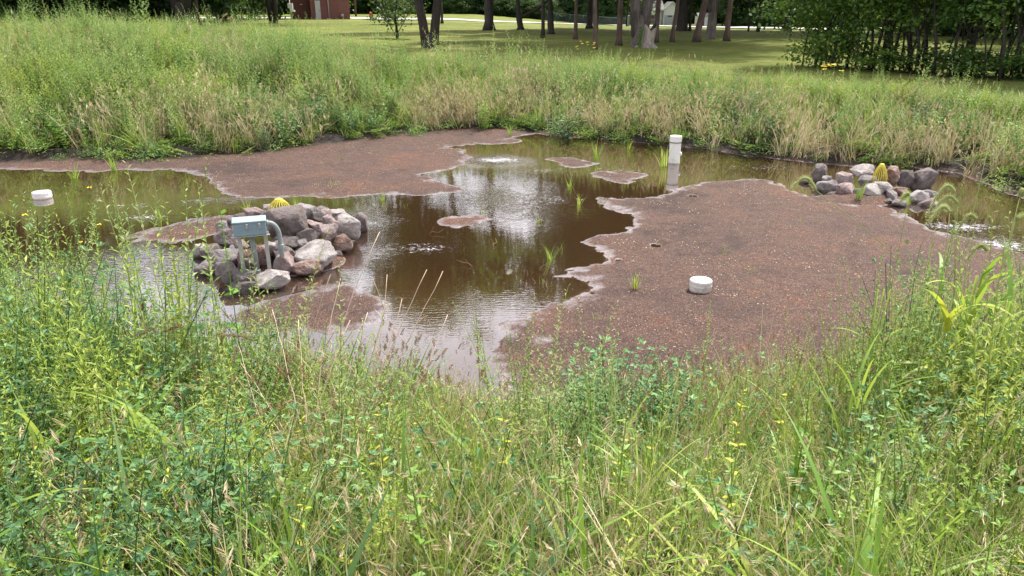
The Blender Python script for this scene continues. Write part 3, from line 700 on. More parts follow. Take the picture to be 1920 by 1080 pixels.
# ------------------------------------------------------------------ trees
def crown_mesh(name, rx, rz, n_cl, n_lf, leaf, mat, seed, flat=.5, shell=.55, spread=.35, zlow=-1.):
    g = np.random.default_rng(seed); c = []
    while len(c) < n_cl:
        p = g.uniform(-1, 1, 3); r = np.linalg.norm(p)
        if r < 1 and r > shell*g.random() and p[2] > zlow: c.append(p)
    c = np.array(c); c *= (1+.25*g.standard_normal((n_cl, 1)))*np.array([rx, rx, rz])
    N = n_cl*n_lf; cen = np.repeat(c, n_lf, 0)
    cen = cen+g.standard_normal((N, 3))*spread*np.array([1, 1, .55])*np.repeat(g.uniform(.6, 1.4, (n_cl, 1)), n_lf, 0)
    d = g.standard_normal((N, 3)); d[:, 2] = d[:, 2]*.5-.25; d /= np.linalg.norm(d, axis=1)[:, None]
    nn = g.standard_normal((N, 3)); nn[:, 2] = abs(nn[:, 2])+.8; s = np.cross(d, nn); s /= np.linalg.norm(s, axis=1)[:, None]
    Ls = leaf*g.uniform(.6, 1.4, (N, 1)); up = np.cross(s, d)
    V = np.stack([cen, cen+d*Ls*.5+s*Ls*.34+up*Ls*.08, cen+d*Ls, cen+d*Ls*.5-s*Ls*.34+up*Ls*.08], 1).reshape(-1, 3)
    me = bpy.data.meshes.new(name); me.vertices.add(N*4); me.vertices.foreach_set('co', V.ravel())
    me.loops.add(N*4); me.loops.foreach_set('vertex_index', np.arange(N*4)); me.polygons.add(N); me.polygons.foreach_set('loop_start', np.arange(0, N*4, 4))
    me.update(calc_edges=True); me.materials.append(mat); return me
CR = {
 'broad': crown_mesh('crown', 4.4, 4.6, 210, 90, .36, TREEL, 1, spread=.7),
 'broad2': crown_mesh('crown', 4.8, 3.2, 130, 90, .30, TREEL, 2, spread=.7),
 'small': crown_mesh('crown', 1.0, .8, 30, 50, .11, TREEL, 3, spread=.22),
 'pine': crown_mesh('crown', 2.2, 3.6, 110, 80, .24, PINEL, 4, spread=.45),
 'forest': crown_mesh('crown', 4.0, 5.5, 190, 90, .36, FORL, 5, spread=.75, shell=.8)}
def put_crown(o, key, loc, sc, rz):
    c = bpy.data.objects.new('crown', CR[key]); COL.objects.link(c); c.parent = o; c.location = loc; c.scale = sc; c.rotation_euler.z = rz; return c
def trunk_pts(x0, x1, h, wob, n=9, rnd=random):
    ph = rnd.uniform(0, 6); return [(x0+(x1-x0)*(i/n)+math.sin(ph+i*1.1)*wob*(i/n), math.cos(ph+i*.9)*wob*(i/n), h*i/n) for i in range(n+1)]
def tree(px, py, wpx, mat, label, h=11, lean=0, stems=1, fork=.0, crown='broad', cz=None, cs=1., flare=1.9, group=None, name='tree', low=None, cx=0, dist=None):
    x, y, z = on_ground(px, py)
    s = depth(x, y, z)/FPX; r = wpx*s/2
    o = empty(name, (x, y, z-.1), label, 'tree', group)
    rd = random.Random(int(px)); mb = MB()
    if stems == 1:
        pts = trunk_pts(0, lean*h, h, .15, rnd=rd); rad = [r*(flare if i == 0 else 1.12 if i == 1 else 1-.55*i/9) for i in range(10)]
        pts.insert(1, tuple(pts[0][j]*.96+pts[1][j]*.04*(1 if j < 2 else 10) for j in range(3))); rad.insert(1, r*1.12)
        mb.tube(pts, rad, mat, 12); tops = [pts[-3]]
    else:
        fz = fork; mb.tube([(0, 0, 0), (0, 0, .12), (0, 0, .35+fz*.3), (0, 0, fz+.35), (0, 0, fz+.6)], [r*flare, r*1.15, r*.95, r*.8, r*.25], mat, 14); tops = []
        for k in range(stems):
            dx = (k-(stems-1)/2)*2.4+lean*h; zz = fz-.1
            pts = [((k-(stems-1)/2)*r*.8, 0, zz-.2)]+[((k-(stems-1)/2)*r*(.9+.9*min(1, i/2))+dx*(i/8)**1.5, rd.uniform(-.1, .1), zz+(h-zz)*i/8) for i in range(1, 9)]
            mb.tube(pts, [r*.72*(1-.6*i/8) for i in range(9)], mat, 10); tops.append(pts[-2])
    if low:      # side limbs (height, dx, dz)
        for (hz, dx, dz, rr) in low:
            mb.tube([(0, 0, hz), (dx*.35, .1, hz+dz*.2), (dx*.7, .0, hz+dz*.55), (dx, .2, hz+dz)], [rr*r, rr*r*.85, rr*r*.7, rr*r*.4], mat, 8)
    for k in range(6):
        a = rd.uniform(0, 2*PI); t = tops[k % len(tops)]; q = (t[0]+math.cos(a)*2*cs, math.sin(a)*2*cs, t[2]+rd.uniform(.2, 1.5))
        b = (t[0], t[1], t[2]-rd.uniform(.5, 2.5)); mb.tube([b, tuple((b[i]+q[i])/2 for i in range(3)), q], [r*.3, r*.22, r*.1], mat, 6)
    mb.build('trunk', o)
    if crown: put_crown(o, crown, (lean*h+cx, 0, cz if cz else h*.95), (cs, cs, cs), rd.uniform(0, 6))
    return o
tree(345, 52, 30, BARKD, 'massive dark tree trunk behind the tall weeds on the left', 14, 0, 2, 1.5, cs=1.5, cz=13, group='trees on the lawn')
tree(372, 50, 7, BARKR, 'slender reddish trunk just right of the massive dark trunk', 9, .03, cs=.6, group='trees on the lawn')
tree(513, 43.5, 15, BARKD, 'dark twin-stemmed tree left of the brick building', 20, 0, 2, .4, cs=1.7, cz=19, group='trees on the lawn')
tree(745, 73, 5, BARKD, 'small young tree with low leafy crown left of the twin trunks', 3.0, 0, crown='small', cz=1.55, cs=1.25, flare=1.2, name='young_tree')
tree(806, 90, 26, BARKD, 'black wet twin-trunk tree rising from the far weeds', 8, 0, 2, .1, crown='broad', cz=7.8, cs=.62, cx=-.7, low=[(2.6, 2.6, .2, .3), (2.4, -2.2, -.1, .28)], group='trees on the lawn')
tree(829, 43, 4, BARKD, 'thin dark tree in the distance right of the twin trunks', 9, 0, cs=.6, group='trees on the lawn')
tree(917, 57, 15, BARKD, 'straight thick dark trunk standing alone mid lawn', 14, 0, cs=.62, cz=15.6, group='trees on the lawn')
tree(976, 56, 10, BARKD, 'leaning dark trunk with a limb arching to the right', 7, -.12, cs=.55, cz=6.5, cx=.5, low=[(.9, 3.6, 3.0, .7)], group='trees on the lawn')
tree(1018, 70, 6, BARKD, 'thin straight dark trunk close before a wider curved one', 11, 0, crown='pine', cs=.65, cz=11.3, group='pines on the lawn', name='pine_tree')
tree(1033, 64, 11, BARKD, 'flared trunk bending left beside a thin straight trunk', 6, -.06, cs=.5, cz=5.4, group='trees on the lawn')
tree(1079, 74, 6.5, BARKR, 'slim trunk midway between the flared tree and the reddish pine', 9, .01, crown='pine', cs=.5, cz=8.8, group='pines on the lawn', name='pine_tree')
tree(1105, 54, 10, BARKD, 'distant flared trunk just left of the reddish pine', 9, 0, cs=.8, cz=8, group='trees on the lawn')
tree(1115.5, 93, 7.5, BARKR, 'reddish knobbly pine trunk nearest the far weeds', 7.5, -.02, crown='pine', cs=.6, cz=6.8, group='pines on the lawn', name='pine_tree')
tree(1119, 55, 4, BARKD, 'thin black trunk right behind the reddish knobbly pine', 10, 0, cs=.5, group='trees on the lawn')
tree(1160, 86, 9.5, BARKR, 'brown pine trunk left of the pale broken stump', 9, .01, crown='pine', cs=.7, cz=8, group='pines on the lawn', name='pine_tree')
tree(1198, 88, 28, BARKG, 'big grey double-stemmed tree behind the pale broken stump', 10, .0, 2, .8, cs=.7, cz=7.8, group='trees on the lawn')
tree(1229, 80, 8.5, BARKR, 'brown pine trunk right beside the pale broken stump', 13, 0, crown='pine', cs=.8, cz=14, group='pines on the lawn', name='pine_tree')
tree(1260, 79, 6.5, BARKR, 'slim brown pine trunk in front of the garage door, tilting right', 12, .06, crown='pine', cs=.7, cz=13, group='pines on the lawn', name='pine_tree')
tree(1278, 58, 20, BARKD, 'heavy dark forked tree right of the garage', 16, 0, 2, 2.0, cs=1.5, cz=15, group='trees on the lawn')
tree(1293, 58, 4.5, BARKD, 'thin dark trunk beside the heavy forked tree', 9, 0, cs=.5, group='trees on the lawn')
tree(1306, 79, 11, BARKR, 'thick reddish pine trunk leaning strongly to the right', 12, .13, crown='pine', cs=.8, cz=13, group='pines on the lawn', name='pine_tree')
tree(1332, 74, 17, BARKG, 'grey forked tree between two reddish pine trunks', 15, .02, 2, 1.7, cs=1.3, cz=14, group='trees on the lawn')
tree(1362, 77, 9, BARKR, 'straight reddish pine trunk rightmost of the pines', 13, .01, crown='pine', cs=.8, cz=14, group='pines on the lawn', name='pine_tree')
tree(1403, 58, 3.5, BARKD, 'small thin sapling trunk far right across the lawn', 4, 0, crown='small', cz=4.5, cs=1.6, name='young_tree')
tree(1421, 59, 4.5, BARKD, 'black pole-straight trunk right of the thin sapling', 14, 0, cs=1.2, cz=13, group='trees on the lawn')
tree(1474, 58, 12, BARKD, 'dark trunk at the edge of the right hedge by the road', 15, -.03, cs=1.5, cz=14, group='trees on the lawn')
for (px_, py_, dx, dz, k) in ((806, 90, 1.0, 3.1, 1.0), (806, 90, 2.3, 3.5, .9), (806, 90, -.9, 3.6, .9)):
    o_ = [o for o in COL.objects if o.get('label', '').startswith('black wet twin')][0]
    c = bpy.data.objects.new('low_branch', CR['small']); COL.objects.link(c); c.parent = o_; c.location = (dx, -.3, dz); c.scale = (k*1.2, k, k*.8); c.rotation_euler.z = dx
# broken stump in front of the grey tree
def stump():
    x, y, z = on_ground(1211, 90); s = depth(x, y, z)/FPX; r = 14*s
    o = empty('tree_stump', (x, y, z-.05), 'pale broken tree stump with ragged top and creeping vine', 'tree stump')
    mb = MB(); sides = 20; rows = 9; h = 38*s
    for i in range(rows+1):
        f = i/rows
        for k in range(sides):
            a = 2*PI*k/sides; rr = r*(1.35-.55*min(1, f*3)+.12*math.sin(3*a+f*2)+.06*math.sin(7*a)); rr *= (1 if f > .12 else 1.25)
            zt = h*(f if f < 1 else 1+.18*math.sin(2*a+1)+.10*random.random())
            mb.v.append((math.cos(a)*rr+f*.12, math.sin(a)*rr*.8, zt))
    for i in range(rows):
        for k in range(sides): k2 = (k+1) % sides; mb.face((i*sides+k, i*sides+k2, (i+1)*sides+k2, (i+1)*sides+k), STUMP, True)
    mb.face([rows*sides+k for k in range(sides)], BARKD); mb.build('stump_body', o)
    mb = MB()
    for k in range(150):
        a = -PI/2-.9+random.gauss(0, .16); f = random.random(); rr = r*1.12
        mb.leaf((math.cos(a)*rr*(1.2-.2*f), math.sin(a)*rr*.9-.03, h*f*1.1), (random.uniform(-1, 1), -1, random.uniform(-.8, .4)), .10, .08, BIGLEAF)
    mb.build('vine', o)
stump()
# forest masses that stand as single trees at the left edge
for i, (px, py, hh, cs, lb) in enumerate((
    (-60, 50, 6, 1.0, 'dark leafy tree at the very left edge behind the weeds'), (45, 47, 5, .9, 'rounded bright-edged tree second from the left edge'),
    (140, 46, 6, 1.05, 'dense green tree behind the tallest weeds at left'), (225, 45, 5, .9, 'bushy tree left of the massive dark trunk'),
    (300, 44, 6, 1.0, 'full green tree right behind the massive dark trunk'), (420, 41, 5, .9, 'leafy tree between the massive trunk and the twin-stemmed tree'),
    (470, 36.5, 6, 1.0, 'shady tree just left of the twin-stemmed tree'), (590, 30, 9, 1.1, 'tall leafy tree rising behind the brick building'))):
    x, y, z = on_ground(px, py); o = empty('tree', (x, y, z-.1), lb, 'tree', 'trees at the left wood edge')
    mb = MB(); mb.tube([(0, 0, 0), (.1, 0, hh*.5), (0, 0, hh)], [.3, .22, .12], BARKD, 8); mb.build('trunk', o); put_crown(o, 'forest', (0, 0, hh*1.0+3), (cs, cs, cs*1.7), i*1.3)

# right hedge of small trees
HC = [crown_mesh('crown', 1.7, 2.4, 120, 80, .11, HEDGEL, 20+i, spread=.28, shell=.75) for i in range(3)]
LOWB = [crown_mesh('low_branches', .95, .8, 26, 60, .10, HEDGEL, 30+i, spread=.22, shell=.5) for i in range(2)]
hl = ['arching yellow-green tree forming the left end of the hedge', 'tree with a bright lime branch near the left end of the hedge', 'hedge tree right of the lime branch, thin stems showing light',
      'thick-trunked tree in the middle of the hedge', 'many-stemmed tree right of the thick trunk', 'dark hedge tree with crossing thin stems', 'dense tree close to the right frame edge', 'last hedge tree cut by the right frame edge', 'hedge tree standing just past the right frame edge', 'second hedge tree past the right frame edge']
for i, px in enumerate((1545, 1600, 1655, 1705, 1760, 1815, 1870, 1925, 1990, 2070)):
    py = 128+i*3.2
    x, y, z = on_ground(px, py); y += .5; o = empty('hedge_tree', (x, y, z-.05), hl[i], 'tree', 'trees of the right hedge')
    mb = MB(); rd = random.Random(i)
    for k in range(7 if i > 1 else 4):
        bx = rd.uniform(-.8, .8); by = rd.uniform(-.5, .5); tx = bx+rd.uniform(-.8, .8); rr = rd.uniform(.018, .05) if not (i == 3 and k == 0) else .13
        mb.tube([(bx, by, 0), (bx*.8+tx*.2, by, .8), (bx*.4+tx*.6, by*.5, 1.7), (tx, by*.3, 3.2)], [rr, rr*.85, rr*.7, rr*.4], BARKD, 7)
    mb.build('trunk', o)
    c = bpy.data.objects.new('crown', HC[i % 3]); COL.objects.link(c); c.parent = o; c.location = (0, 0, 3.75 if i else 3.1); c.scale = (1, 1, 1.05); c.rotation_euler.z = i*1.7
    c = bpy.data.objects.new('low_branches', LOWB[i % 2]); COL.objects.link(c); c.parent = o
    c.location = (-.1, -.1, .75 if i < 2 else .42); c.scale = (1.0, .9, 1.1 if i < 2 else .5); c.rotation_euler.z = i*2.1

# ------------------------------------------------------------------ instanced stuff via geometry nodes
def proto_coll(name, meshes):
    c = bpy.data.collections.new(name)
    for m in meshes:
        o = bpy.data.objects.new(name, m); c.objects.link(o)
    return c
def scatter(name, coll, n, P, ROT, SCL, IDX, label, cat, kind='stuff'):
    me = bpy.data.meshes.new(name); P = np.array(P, np.float32); me.vertices.add(len(P)); me.vertices.foreach_set('co', P.ravel())
    a = me.attributes.new('rot', 'FLOAT_VECTOR', 'POINT'); a.data.foreach_set('vector', np.array(ROT, np.float32).ravel())
    a = me.attributes.new('scl', 'FLOAT_VECTOR', 'POINT'); a.data.foreach_set('vector', np.array(SCL, np.float32).ravel())
    a = me.attributes.new('idx', 'INT', 'POINT'); a.data.foreach_set('value', np.array(IDX, np.int32))
    me.update(); o = bpy.data.objects.new(name, me); COL.objects.link(o)
    g = bpy.data.node_groups.new(name, 'GeometryNodeTree')
    g.interface.new_socket('Geometry', in_out='INPUT', socket_type='NodeSocketGeometry'); g.interface.new_socket('Geometry', in_out='OUTPUT', socket_type='NodeSocketGeometry')
    gi = g.nodes.new('NodeGroupInput'); go = g.nodes.new('NodeGroupOutput'); ip = g.nodes.new('GeometryNodeInstanceOnPoints'); ci = g.nodes.new('GeometryNodeCollectionInfo')
    ci.inputs['Collection'].default_value = coll; ci.inputs['Separate Children'].default_value = True; ci.inputs['Reset Children'].default_value = True
    ip.inputs['Pick Instance'].default_value = True
    def na(nm, ty):
        k = g.nodes.new('GeometryNodeInputNamedAttribute'); k.data_type = ty; k.inputs['Name'].default_value = nm; return k.outputs['Attribute']
    e = g.nodes.new('FunctionNodeEulerToRotation'); g.links.new(na('rot', 'FLOAT_VECTOR'), e.inputs[0])
    g.links.new(gi.outputs[0], ip.inputs['Points']); g.links.new(ci.outputs[0], ip.inputs['Instance']); g.links.new(na('idx', 'INT'), ip.inputs['Instance Index'])
    g.links.new(e.outputs[0], ip.inputs['Rotation']); g.links.new(na('scl', 'FLOAT_VECTOR'), ip.inputs['Scale']); g.links.new(ip.outputs[0], go.inputs[0])
    md = o.modifiers.new('scatter', 'NODES'); md.node_group = g
    return tag(o, label, cat, kind=kind)

# distant woods
fw = proto_coll('forest_crown', [CR['forest']])
P, RO, SC = [], [], []
rd = random.Random(5)
for i in range(230):
    a = R(-62)+R(130)*(i+.5)/230; d = rd.uniform(165, 205)+(38 if R(8) < a < R(16.5) else 0); x, y = math.sin(a)*d, math.cos(a)*d*1.0
    s = rd.uniform(1.5, 2.3); P.append((x, y, H(x, y)+4.6*s+rd.uniform(-2, 1))); RO.append((0, 0, rd.uniform(0, 6))); SC.append((s, s, s))
for i in range(60):                     # undergrowth at the foot of the wood
    a = R(-50)+R(100)*(i+.5)/60; d = rd.uniform(158, 166)+(36 if R(8) < a < R(16.5) else 0); x, y = math.sin(a)*d, math.cos(a)*d; s = rd.uniform(.5, .7)
    P.append((x, y, H(x, y)+1.6)); RO.append((0, 0, rd.uniform(0, 6))); SC.append((s, s, s*.7))
for i in range(60):                     # left wood behind the weeds, right wood behind the hedge
    x = rd.uniform(-90, -37) if i < 44 else rd.uniform(26, 70); y = rd.uniform(56, 82) if i < 44 else rd.uniform(35, 60); s = rd.uniform(1.2, 1.7)
    P.append((x, y, H(x, y)+4.2*s)); RO.append((0, 0, rd.uniform(0, 6))); SC.append((s, s, s*1.5))
scatter('distant_wood', fw, 1, P, RO, SC, [0]*len(P), 'dark green wood closing the view beyond the lawn and road', 'wood')

# ------------------------------------------------------------------ plant prototypes
def U(a, b): return random.uniform(a, b)
def grass_clump(n, L0, L1, w, mats, wts, spread=.10, bend=1.2, seg=5):
    mb = MB()
    for _ in range(n):
        r = spread*math.sqrt(random.random()); t = U(0, 2*PI); az = U(0, 2*PI)
        mb.blade((r*math.cos(t), r*math.sin(t), -.02), az, U(L0, L1), w*U(.6, 1.4), U(.02, .4), U(.2, bend), random.choices(mats, wts)[0], seg)
    return mb
def dry_clump(n=26, q=1.):
    mb = MB()
    for _ in range(n):
        r = .12*math.sqrt(random.random()); t = U(0, 2*PI); az = U(0, 2*PI)
        x, y, z = r*math.cos(t), r*math.sin(t), -.02; Ln = U(.35, .62)
        tip = mb.blade((x, y, z), az, Ln, .0032*q, U(0, .25), U(.3, 1.6), STRAW, 5, 6)
        hd = az+U(-.5, .5)
        for k in range(5):
            mb.leaf(Vector(tip)-Vector((0, 0, .008*k)), (math.cos(hd)*.5+U(-.2, .2), math.sin(hd)*.5+U(-.2, .2), -.8+U(-.2, .5)), U(.025, .05)*q, .005*q, STRAW)
    for _ in range(n):
        r = .12*math.sqrt(random.random()); t = U(0, 2*PI)
        mb.blade((r*math.cos(t), r*math.sin(t), -.02), U(0, 6.3), U(.18, .42), .006*q, U(.1, .6), U(.4, 2.2), random.choices([STRAW, GREEN], [5, 1])[0], 5)
    return mb
def alfalfa(st=7, h=.5, mat=None, ll=.020):
    mat = mat or ALF; mb = MB()
    for _ in range(st):
        az = U(0, 6.3); ln = U(.05, .55); hh = h*U(.65, 1.1); n = 6; x, y, z = U(-.04, .04), U(-.04, .04), 0; pts = [(x, y, z)]; an = ln
        for i in range(n): x += math.cos(az)*math.sin(an)*hh/n; y += math.sin(az)*math.sin(an)*hh/n; z += math.cos(an)*hh/n; an += .05; pts.append((x, y, z))
        mb.tube(pts, [.0022*(1-.5*i/n) for i in range(n+1)], mat, 3, False)
        nodes = int(hh/.026)
        for k in range(2, nodes):
            f = k/nodes*n; i = min(int(f), n-1); g = f-i; p = Vector(pts[i]).lerp(Vector(pts[i+1]), g); a2 = k*2.4+az
            q = p+Vector((math.cos(a2), math.sin(a2), .5))*U(.014, .04)
            for j in (-.8, 0, .8):
                mb.leaf(q, (math.cos(a2+j), math.sin(a2+j), U(-.1, .5)), ll*U(.8, 1.2), ll*.48, mat)
    return mb
def feather(h=.75, st=6, mat=None, dense=1., ll=.038, spike=False, tipmat=None):
    mat = mat or FEATH; mb = MB()
    for _ in range(st):
        az = U(0, 6.3); hh = h*U(.7, 1.05); an = U(.02, .28); n = 7; x, y, z = U(-.05, .05), U(-.05, .05), 0; pts = [(x, y, z)]
        for i in range(n): x += math.cos(az)*math.sin(an)*hh/n; y += math.sin(az)*math.sin(an)*hh/n; z += math.cos(an)*hh/n; an += U(-.06, .08); pts.append((x, y, z))
        mb.tube(pts, [.003*(1-.75*i/n) for i in range(n+1)], mat, 3, False)
        nodes = int(hh/.013*dense)
        for k in range(int(nodes*.12), nodes+1):
            f = min(k/nodes*n, n-.001); i = int(f); p = Vector(pts[i]).lerp(Vector(pts[i+1]), f-i); a2 = k*2.4
            fr = k/nodes; sz = ll*(1.25-.85*fr)
            d = (math.cos(a2), math.sin(a2), U(.3, 1.1)); mm = mat if not (spike and fr > .7) else (tipmat or SEEDG)
            mb.leaf(p, d, sz*U(.8, 1.3), sz*.34, mm)
            if fr < .85 and k % 2 == 0:   # side sprig
                q = p+Vector(d).normalized()*sz*.8
                for j in (-.7, .2, .9): mb.leaf(q, (math.cos(a2+j), math.sin(a2+j), U(.2, 1)), sz*.6, sz*.2, mat)
    return mb
def spire(h=.6, side=5, lmat=None, smat=None, leafL=.05, leafW=.02, headf=.35):   # pigweed or lambsquarters: leafy stem ending in knobbly spikes
    lmat = lmat or BIGLEAF; smat = smat or SEEDG; mb = MB(); an = U(0, .12); az = U(0, 6.3); n = 8; x = y = z = 0; pts = [(0, 0, 0)]
    for i in range(n): x += math.cos(az)*math.sin(an)*h/n; y += math.sin(az)*math.sin(an)*h/n; z += math.cos(an)*h/n; pts.append((x, y, z))
    mb.tube(pts, [.0036*(1-.6*i/n) for i in range(n+1)], LIME if lmat is YLEAF else lmat, 5, False)
    def spk(p, d, ln, r):
        d = Vector(d).normalized(); p = Vector(p); k = int(ln/.0045)
        for i in range(k):
            q = p+d*ln*i/k; a = i*2.4; rr = r*(1-.6*i/k)
            mb.leaf(q, (math.cos(a), math.sin(a), .7), rr*2.0, rr*1.5, smat)
    spk(pts[-3], Vector(pts[-1])-Vector(pts[-3]), h*headf, .007)
    for k in range(side):
        f = .35+.5*k/side; p = Vector(pts[int(f*n)]); a = k*2.4+1; d = Vector((math.cos(a), math.sin(a), 1.3)).normalized(); q = p+d*h*.18*(1.2-f)
        mb.tube([p, q], .0015, lmat, 3, False); spk(q, (d.x*.5, d.y*.5, 1), h*.14, .005)
    m = int(h/.022)
    for k in range(2, m):
        f = k/m; p = Vector(pts[min(int(f*n), n)]); p = Vector(pts[0]).lerp(Vector(pts[-1]), f) if False else p+Vector((0, 0, U(-.02, .02))); a = k*2.4; s = 1.2-.7*f
        mb.leaf(p, (math.cos(a), math.sin(a), U(.1, .7)), leafL*s*U(.8, 1.2), leafW*s, lmat, True, .3)
    return mb
def bare_stalk(h=.7, n=4):
    mb = MB()
    for _ in range(n):
        mb.blade((U(-.03, .03), U(-.03, .03), 0), U(0, 6.3), h*U(.6, 1.1), .004, U(0, .35), U(0, .7), STALK, 6, 7)
    return mb
def seedgrass(n=8, h=.5, mat=None):        # stems with dark upright heads
    mb = MB(); mat = mat or SEED
    for _ in range(n):
        az = U(0, 6.3); t = mb.blade((U(-.08, .08), U(-.08, .08), 0), az, h*U(.7, 1.1), .003, U(0, .3), U(.0, .7), STRAW, 5, 8)
        p = Vector(t); d = Vector((math.cos(az)*.3, math.sin(az)*.3, 1)).normalized()
        for k in range(16):
            a = k*2.4; mb.leaf(p+d*.0022*k, (math.cos(a), math.sin(a), .9), .011, .007, mat)
    return mb
def lowherb(n=26, ll=.05, mats=(LIME, GREEN, ALF, GREEN), h=.16):
    mb = MB()
    for _ in range(n):
        az = U(0, 6.3); L_ = U(.10, .26); r0 = (U(-.08, .08), U(-.08, .08), 0); ang = U(.4, 1.3); x, y, z = r0
        for k in range(6):
            f = k/5; p = (r0[0]+math.cos(az)*math.sin(ang)*L_*f, r0[1]+math.sin(az)*math.sin(ang)*L_*f, h*f*(1.5-f)+.01)
            a = az+(1 if k % 2 else -1)*U(.5, 1.1); mb.leaf(p, (math.cos(a), math.sin(a), U(0, .7)), ll*U(.6, 1.2), ll*.25, random.choice(mats))
    return mb
def M(f, k, *a, **kw):
    r = []
    for i in range(k): r.append(f(*a, **kw).mesh('plant'))
    return r
C_GRASS = proto_coll('grass_clump', M(grass_clump, 4, 42, .18, .48, .005, [GREEN, LIME, STRAW], [6, 1.5, 2]))
C_LGRASS = proto_coll('light_grass_clump', M(grass_clump, 4, 36, .25, .60, .006, [LIME, GREEN, SEEDG, STRAW], [5, 3, 2, 1.5], .12, 1.0))
C_DRY = proto_coll('dry_grass_clump', M(dry_clump, 5))
C_DRYF = proto_coll('dry_grass_clump', M(dry_clump, 5, 18, 1.8))
C_LGF = proto_coll('light_grass_clump', M(grass_clump, 4, 20, .25, .60, .012, [LIME, GREEN, SEEDG, STRAW], [5, 3, 2, 1.5], .13, 1.1))
C_ALFF = proto_coll('clover_plant', M(alfalfa, 4, 5, .5, None, .034))
C_FEAF = proto_coll('feathery_weed', M(feather, 5, .75, 6, FEATH, .55, .062))
C_FELF = proto_coll('light_feathery_weed', M(feather, 5, .75, 6, LIME, .5, .066))
C_HERB = proto_coll('leafy_herb', M(spire, 5, .5, 3, BIGLEAF, SEEDG, .085, .034, .2))
C_ALF = proto_coll('clover_plant', M(alfalfa, 5, 7, .5))
C_FEA = proto_coll('feathery_weed', M(feather, 4, .75, 6))
C_FEL = proto_coll('light_feathery_weed', M(feather, 4, .75, 6, LIME, .9, .040))
C_SPIRE = proto_coll('spire_weed', M(spire, 4, .6, 5))
C_LOW = proto_coll('low_herb', M(lowherb, 4))
C_SEED = proto_coll('seed_grass', M(seedgrass, 4, 9, .45))
C_STALK = proto_coll('bare_stalk', M(bare_stalk, 3, .7, 4))

FARTOP = [(-400, 40), (0, 38), (100, 30), (250, 30), (330, 44), (450, 48), (600, 58), (700, 70), (800, 80), (900, 84), (1000, 88), (1100, 100), (1250, 120), (1400, 130), (1500, 138), (1600, 152), (1750, 158), (1920, 168), (2400, 200)]
NEARTOP = [(-600, 420), (0, 405), (120, 415), (230, 450), (300, 505), (370, 550), (430, 585), (540, 632), (700, 672), (900, 715), (1000, 705), (1150, 690), (1300, 680), (1450, 655), (1560, 620), (1620, 540), (1720, 505), (1920, 505), (2500, 470)]
def allowed(x, y, z, prof):
    d = depth(x, y, z+.3); px = 960+FPX*x/d
    py = np.interp(px, [a for a, b in prof], [b for a, b in prof])
    dn = (py-540)/FPX; tt = y/(math.cos(PITCH)-dn*math.sin(PITCH)); return CAM_Z+(-math.sin(PITCH)-dn*math.cos(PITCH))*tt-z
def fill(name, coll, nvar, count, region, prob, natural, base_h, prof, label, seed, lean=.15, smin=.35, wsc=1.0):
    g = np.random.default_rng(seed); X = g.uniform(region[0], region[1], count*6); Y = g.uniform(region[2], region[3], count*6)
    Z, S, _ = terrain(X, Y, True); s = -S; keep = g.random(len(X)) < prob(X, Y, s)*(.35+.65*sm((vnoise(X, Y, 2.3, seed+5)+.28)/.3)); X, Y, Z, s = X[keep][:count], Y[keep][:count], Z[keep][:count], s[keep][:count]
    hn = natural*g.uniform(.6, 1.2, len(X)); al = allowed(X, Y, Z, prof)*np.clip(.82+.16*g.standard_normal(len(X))+.75*vnoise(X, Y, 1.5, 77), .35, 1.35)
    h = np.minimum(hn, al); ok = h > base_h*smin; X, Y, Z, h = X[ok], Y[ok], Z[ok], h[ok]; sc = h/base_h
    P = np.stack([X, Y, Z], -1); n = len(X)
    RO = np.stack([g.normal(0, lean, n), g.normal(0, lean, n), g.uniform(0, 6.28, n)], -1)
    wq = np.maximum(sc, .7)*wsc; SCL = np.stack([wq, wq, sc], -1)
    return scatter(name, coll, nvar, P, RO, SCL, g.integers(0, nvar, n), label, 'plants')
def band(s, a, b, soft=.3): return sm((s-a)/soft)*sm((b-s)/soft)
def patch(X, Y, sc, seed, lo=-.1, hi=.15): return sm((fbm(X, Y, sc, seed, 3)-lo)/(hi-lo))
FW = lambda X: 3.9+1.5*sm((-X-1)/4)+4.0*sm((-X-3)/5)       # width of the far weed belt
FR = (-16, 13, 9.5, 25)
farY = lambda Y: Y > 8.5
fill('low_herbs', C_LOW, 4, 3300, FR, lambda X, Y, s: farY(Y)*band(s, -.2, 1.0, .15)*(.35+.65*patch(X, Y, .9, 50)), .26, .2, FARTOP, 'light green low herbs sprawling along the far waterline', 1, .3, .3)
fill('dry_grass', C_DRYF, 5, 3100, FR, lambda X, Y, s: farY(Y)*band(s, -.08, 1.9, .25)*(.10+.90*patch(X, Y, 1.1, 60, -.04, .14))+farY(Y)*band(s, 1.9, FW(X), .5)*.09, .62, .5, FARTOP, 'tan dried grass leaning over the lower half of the far bank', 2, .25, .3)
fill('green_grass', C_LGF, 4, 4300, FR, lambda X, Y, s: farY(Y)*(band(s, .9, FW(X)+.3, .8)*.95+band(s, .0, 1.4, .2)*.35), .55, .45, FARTOP, 'light green long grass on the upper far bank', 3, .25, .3)
fill('feathery_weeds', C_FEAF, 5, 5200, FR, lambda X, Y, s: farY(Y)*(band(s, 1.0, FW(X), .8)*patch(X, Y, .6, 70, -.1, .2)*(.3+.7*sm((-X+1)/5))+.2*band(s, .2, FW(X), .3)), .85, .7, FARTOP, 'feathery green weeds crowding the top of the far bank', 4, .15, .3)
fill('light_weeds', C_FELF, 5, 4200, FR, lambda X, Y, s: farY(Y)*band(s, 1.0, FW(X), .9)*patch(X, Y, .7, 80, -.15, .15)*.9, .80, .7, FARTOP, 'yellow-green weeds in patches among the far bank grass', 5, .15, .3)
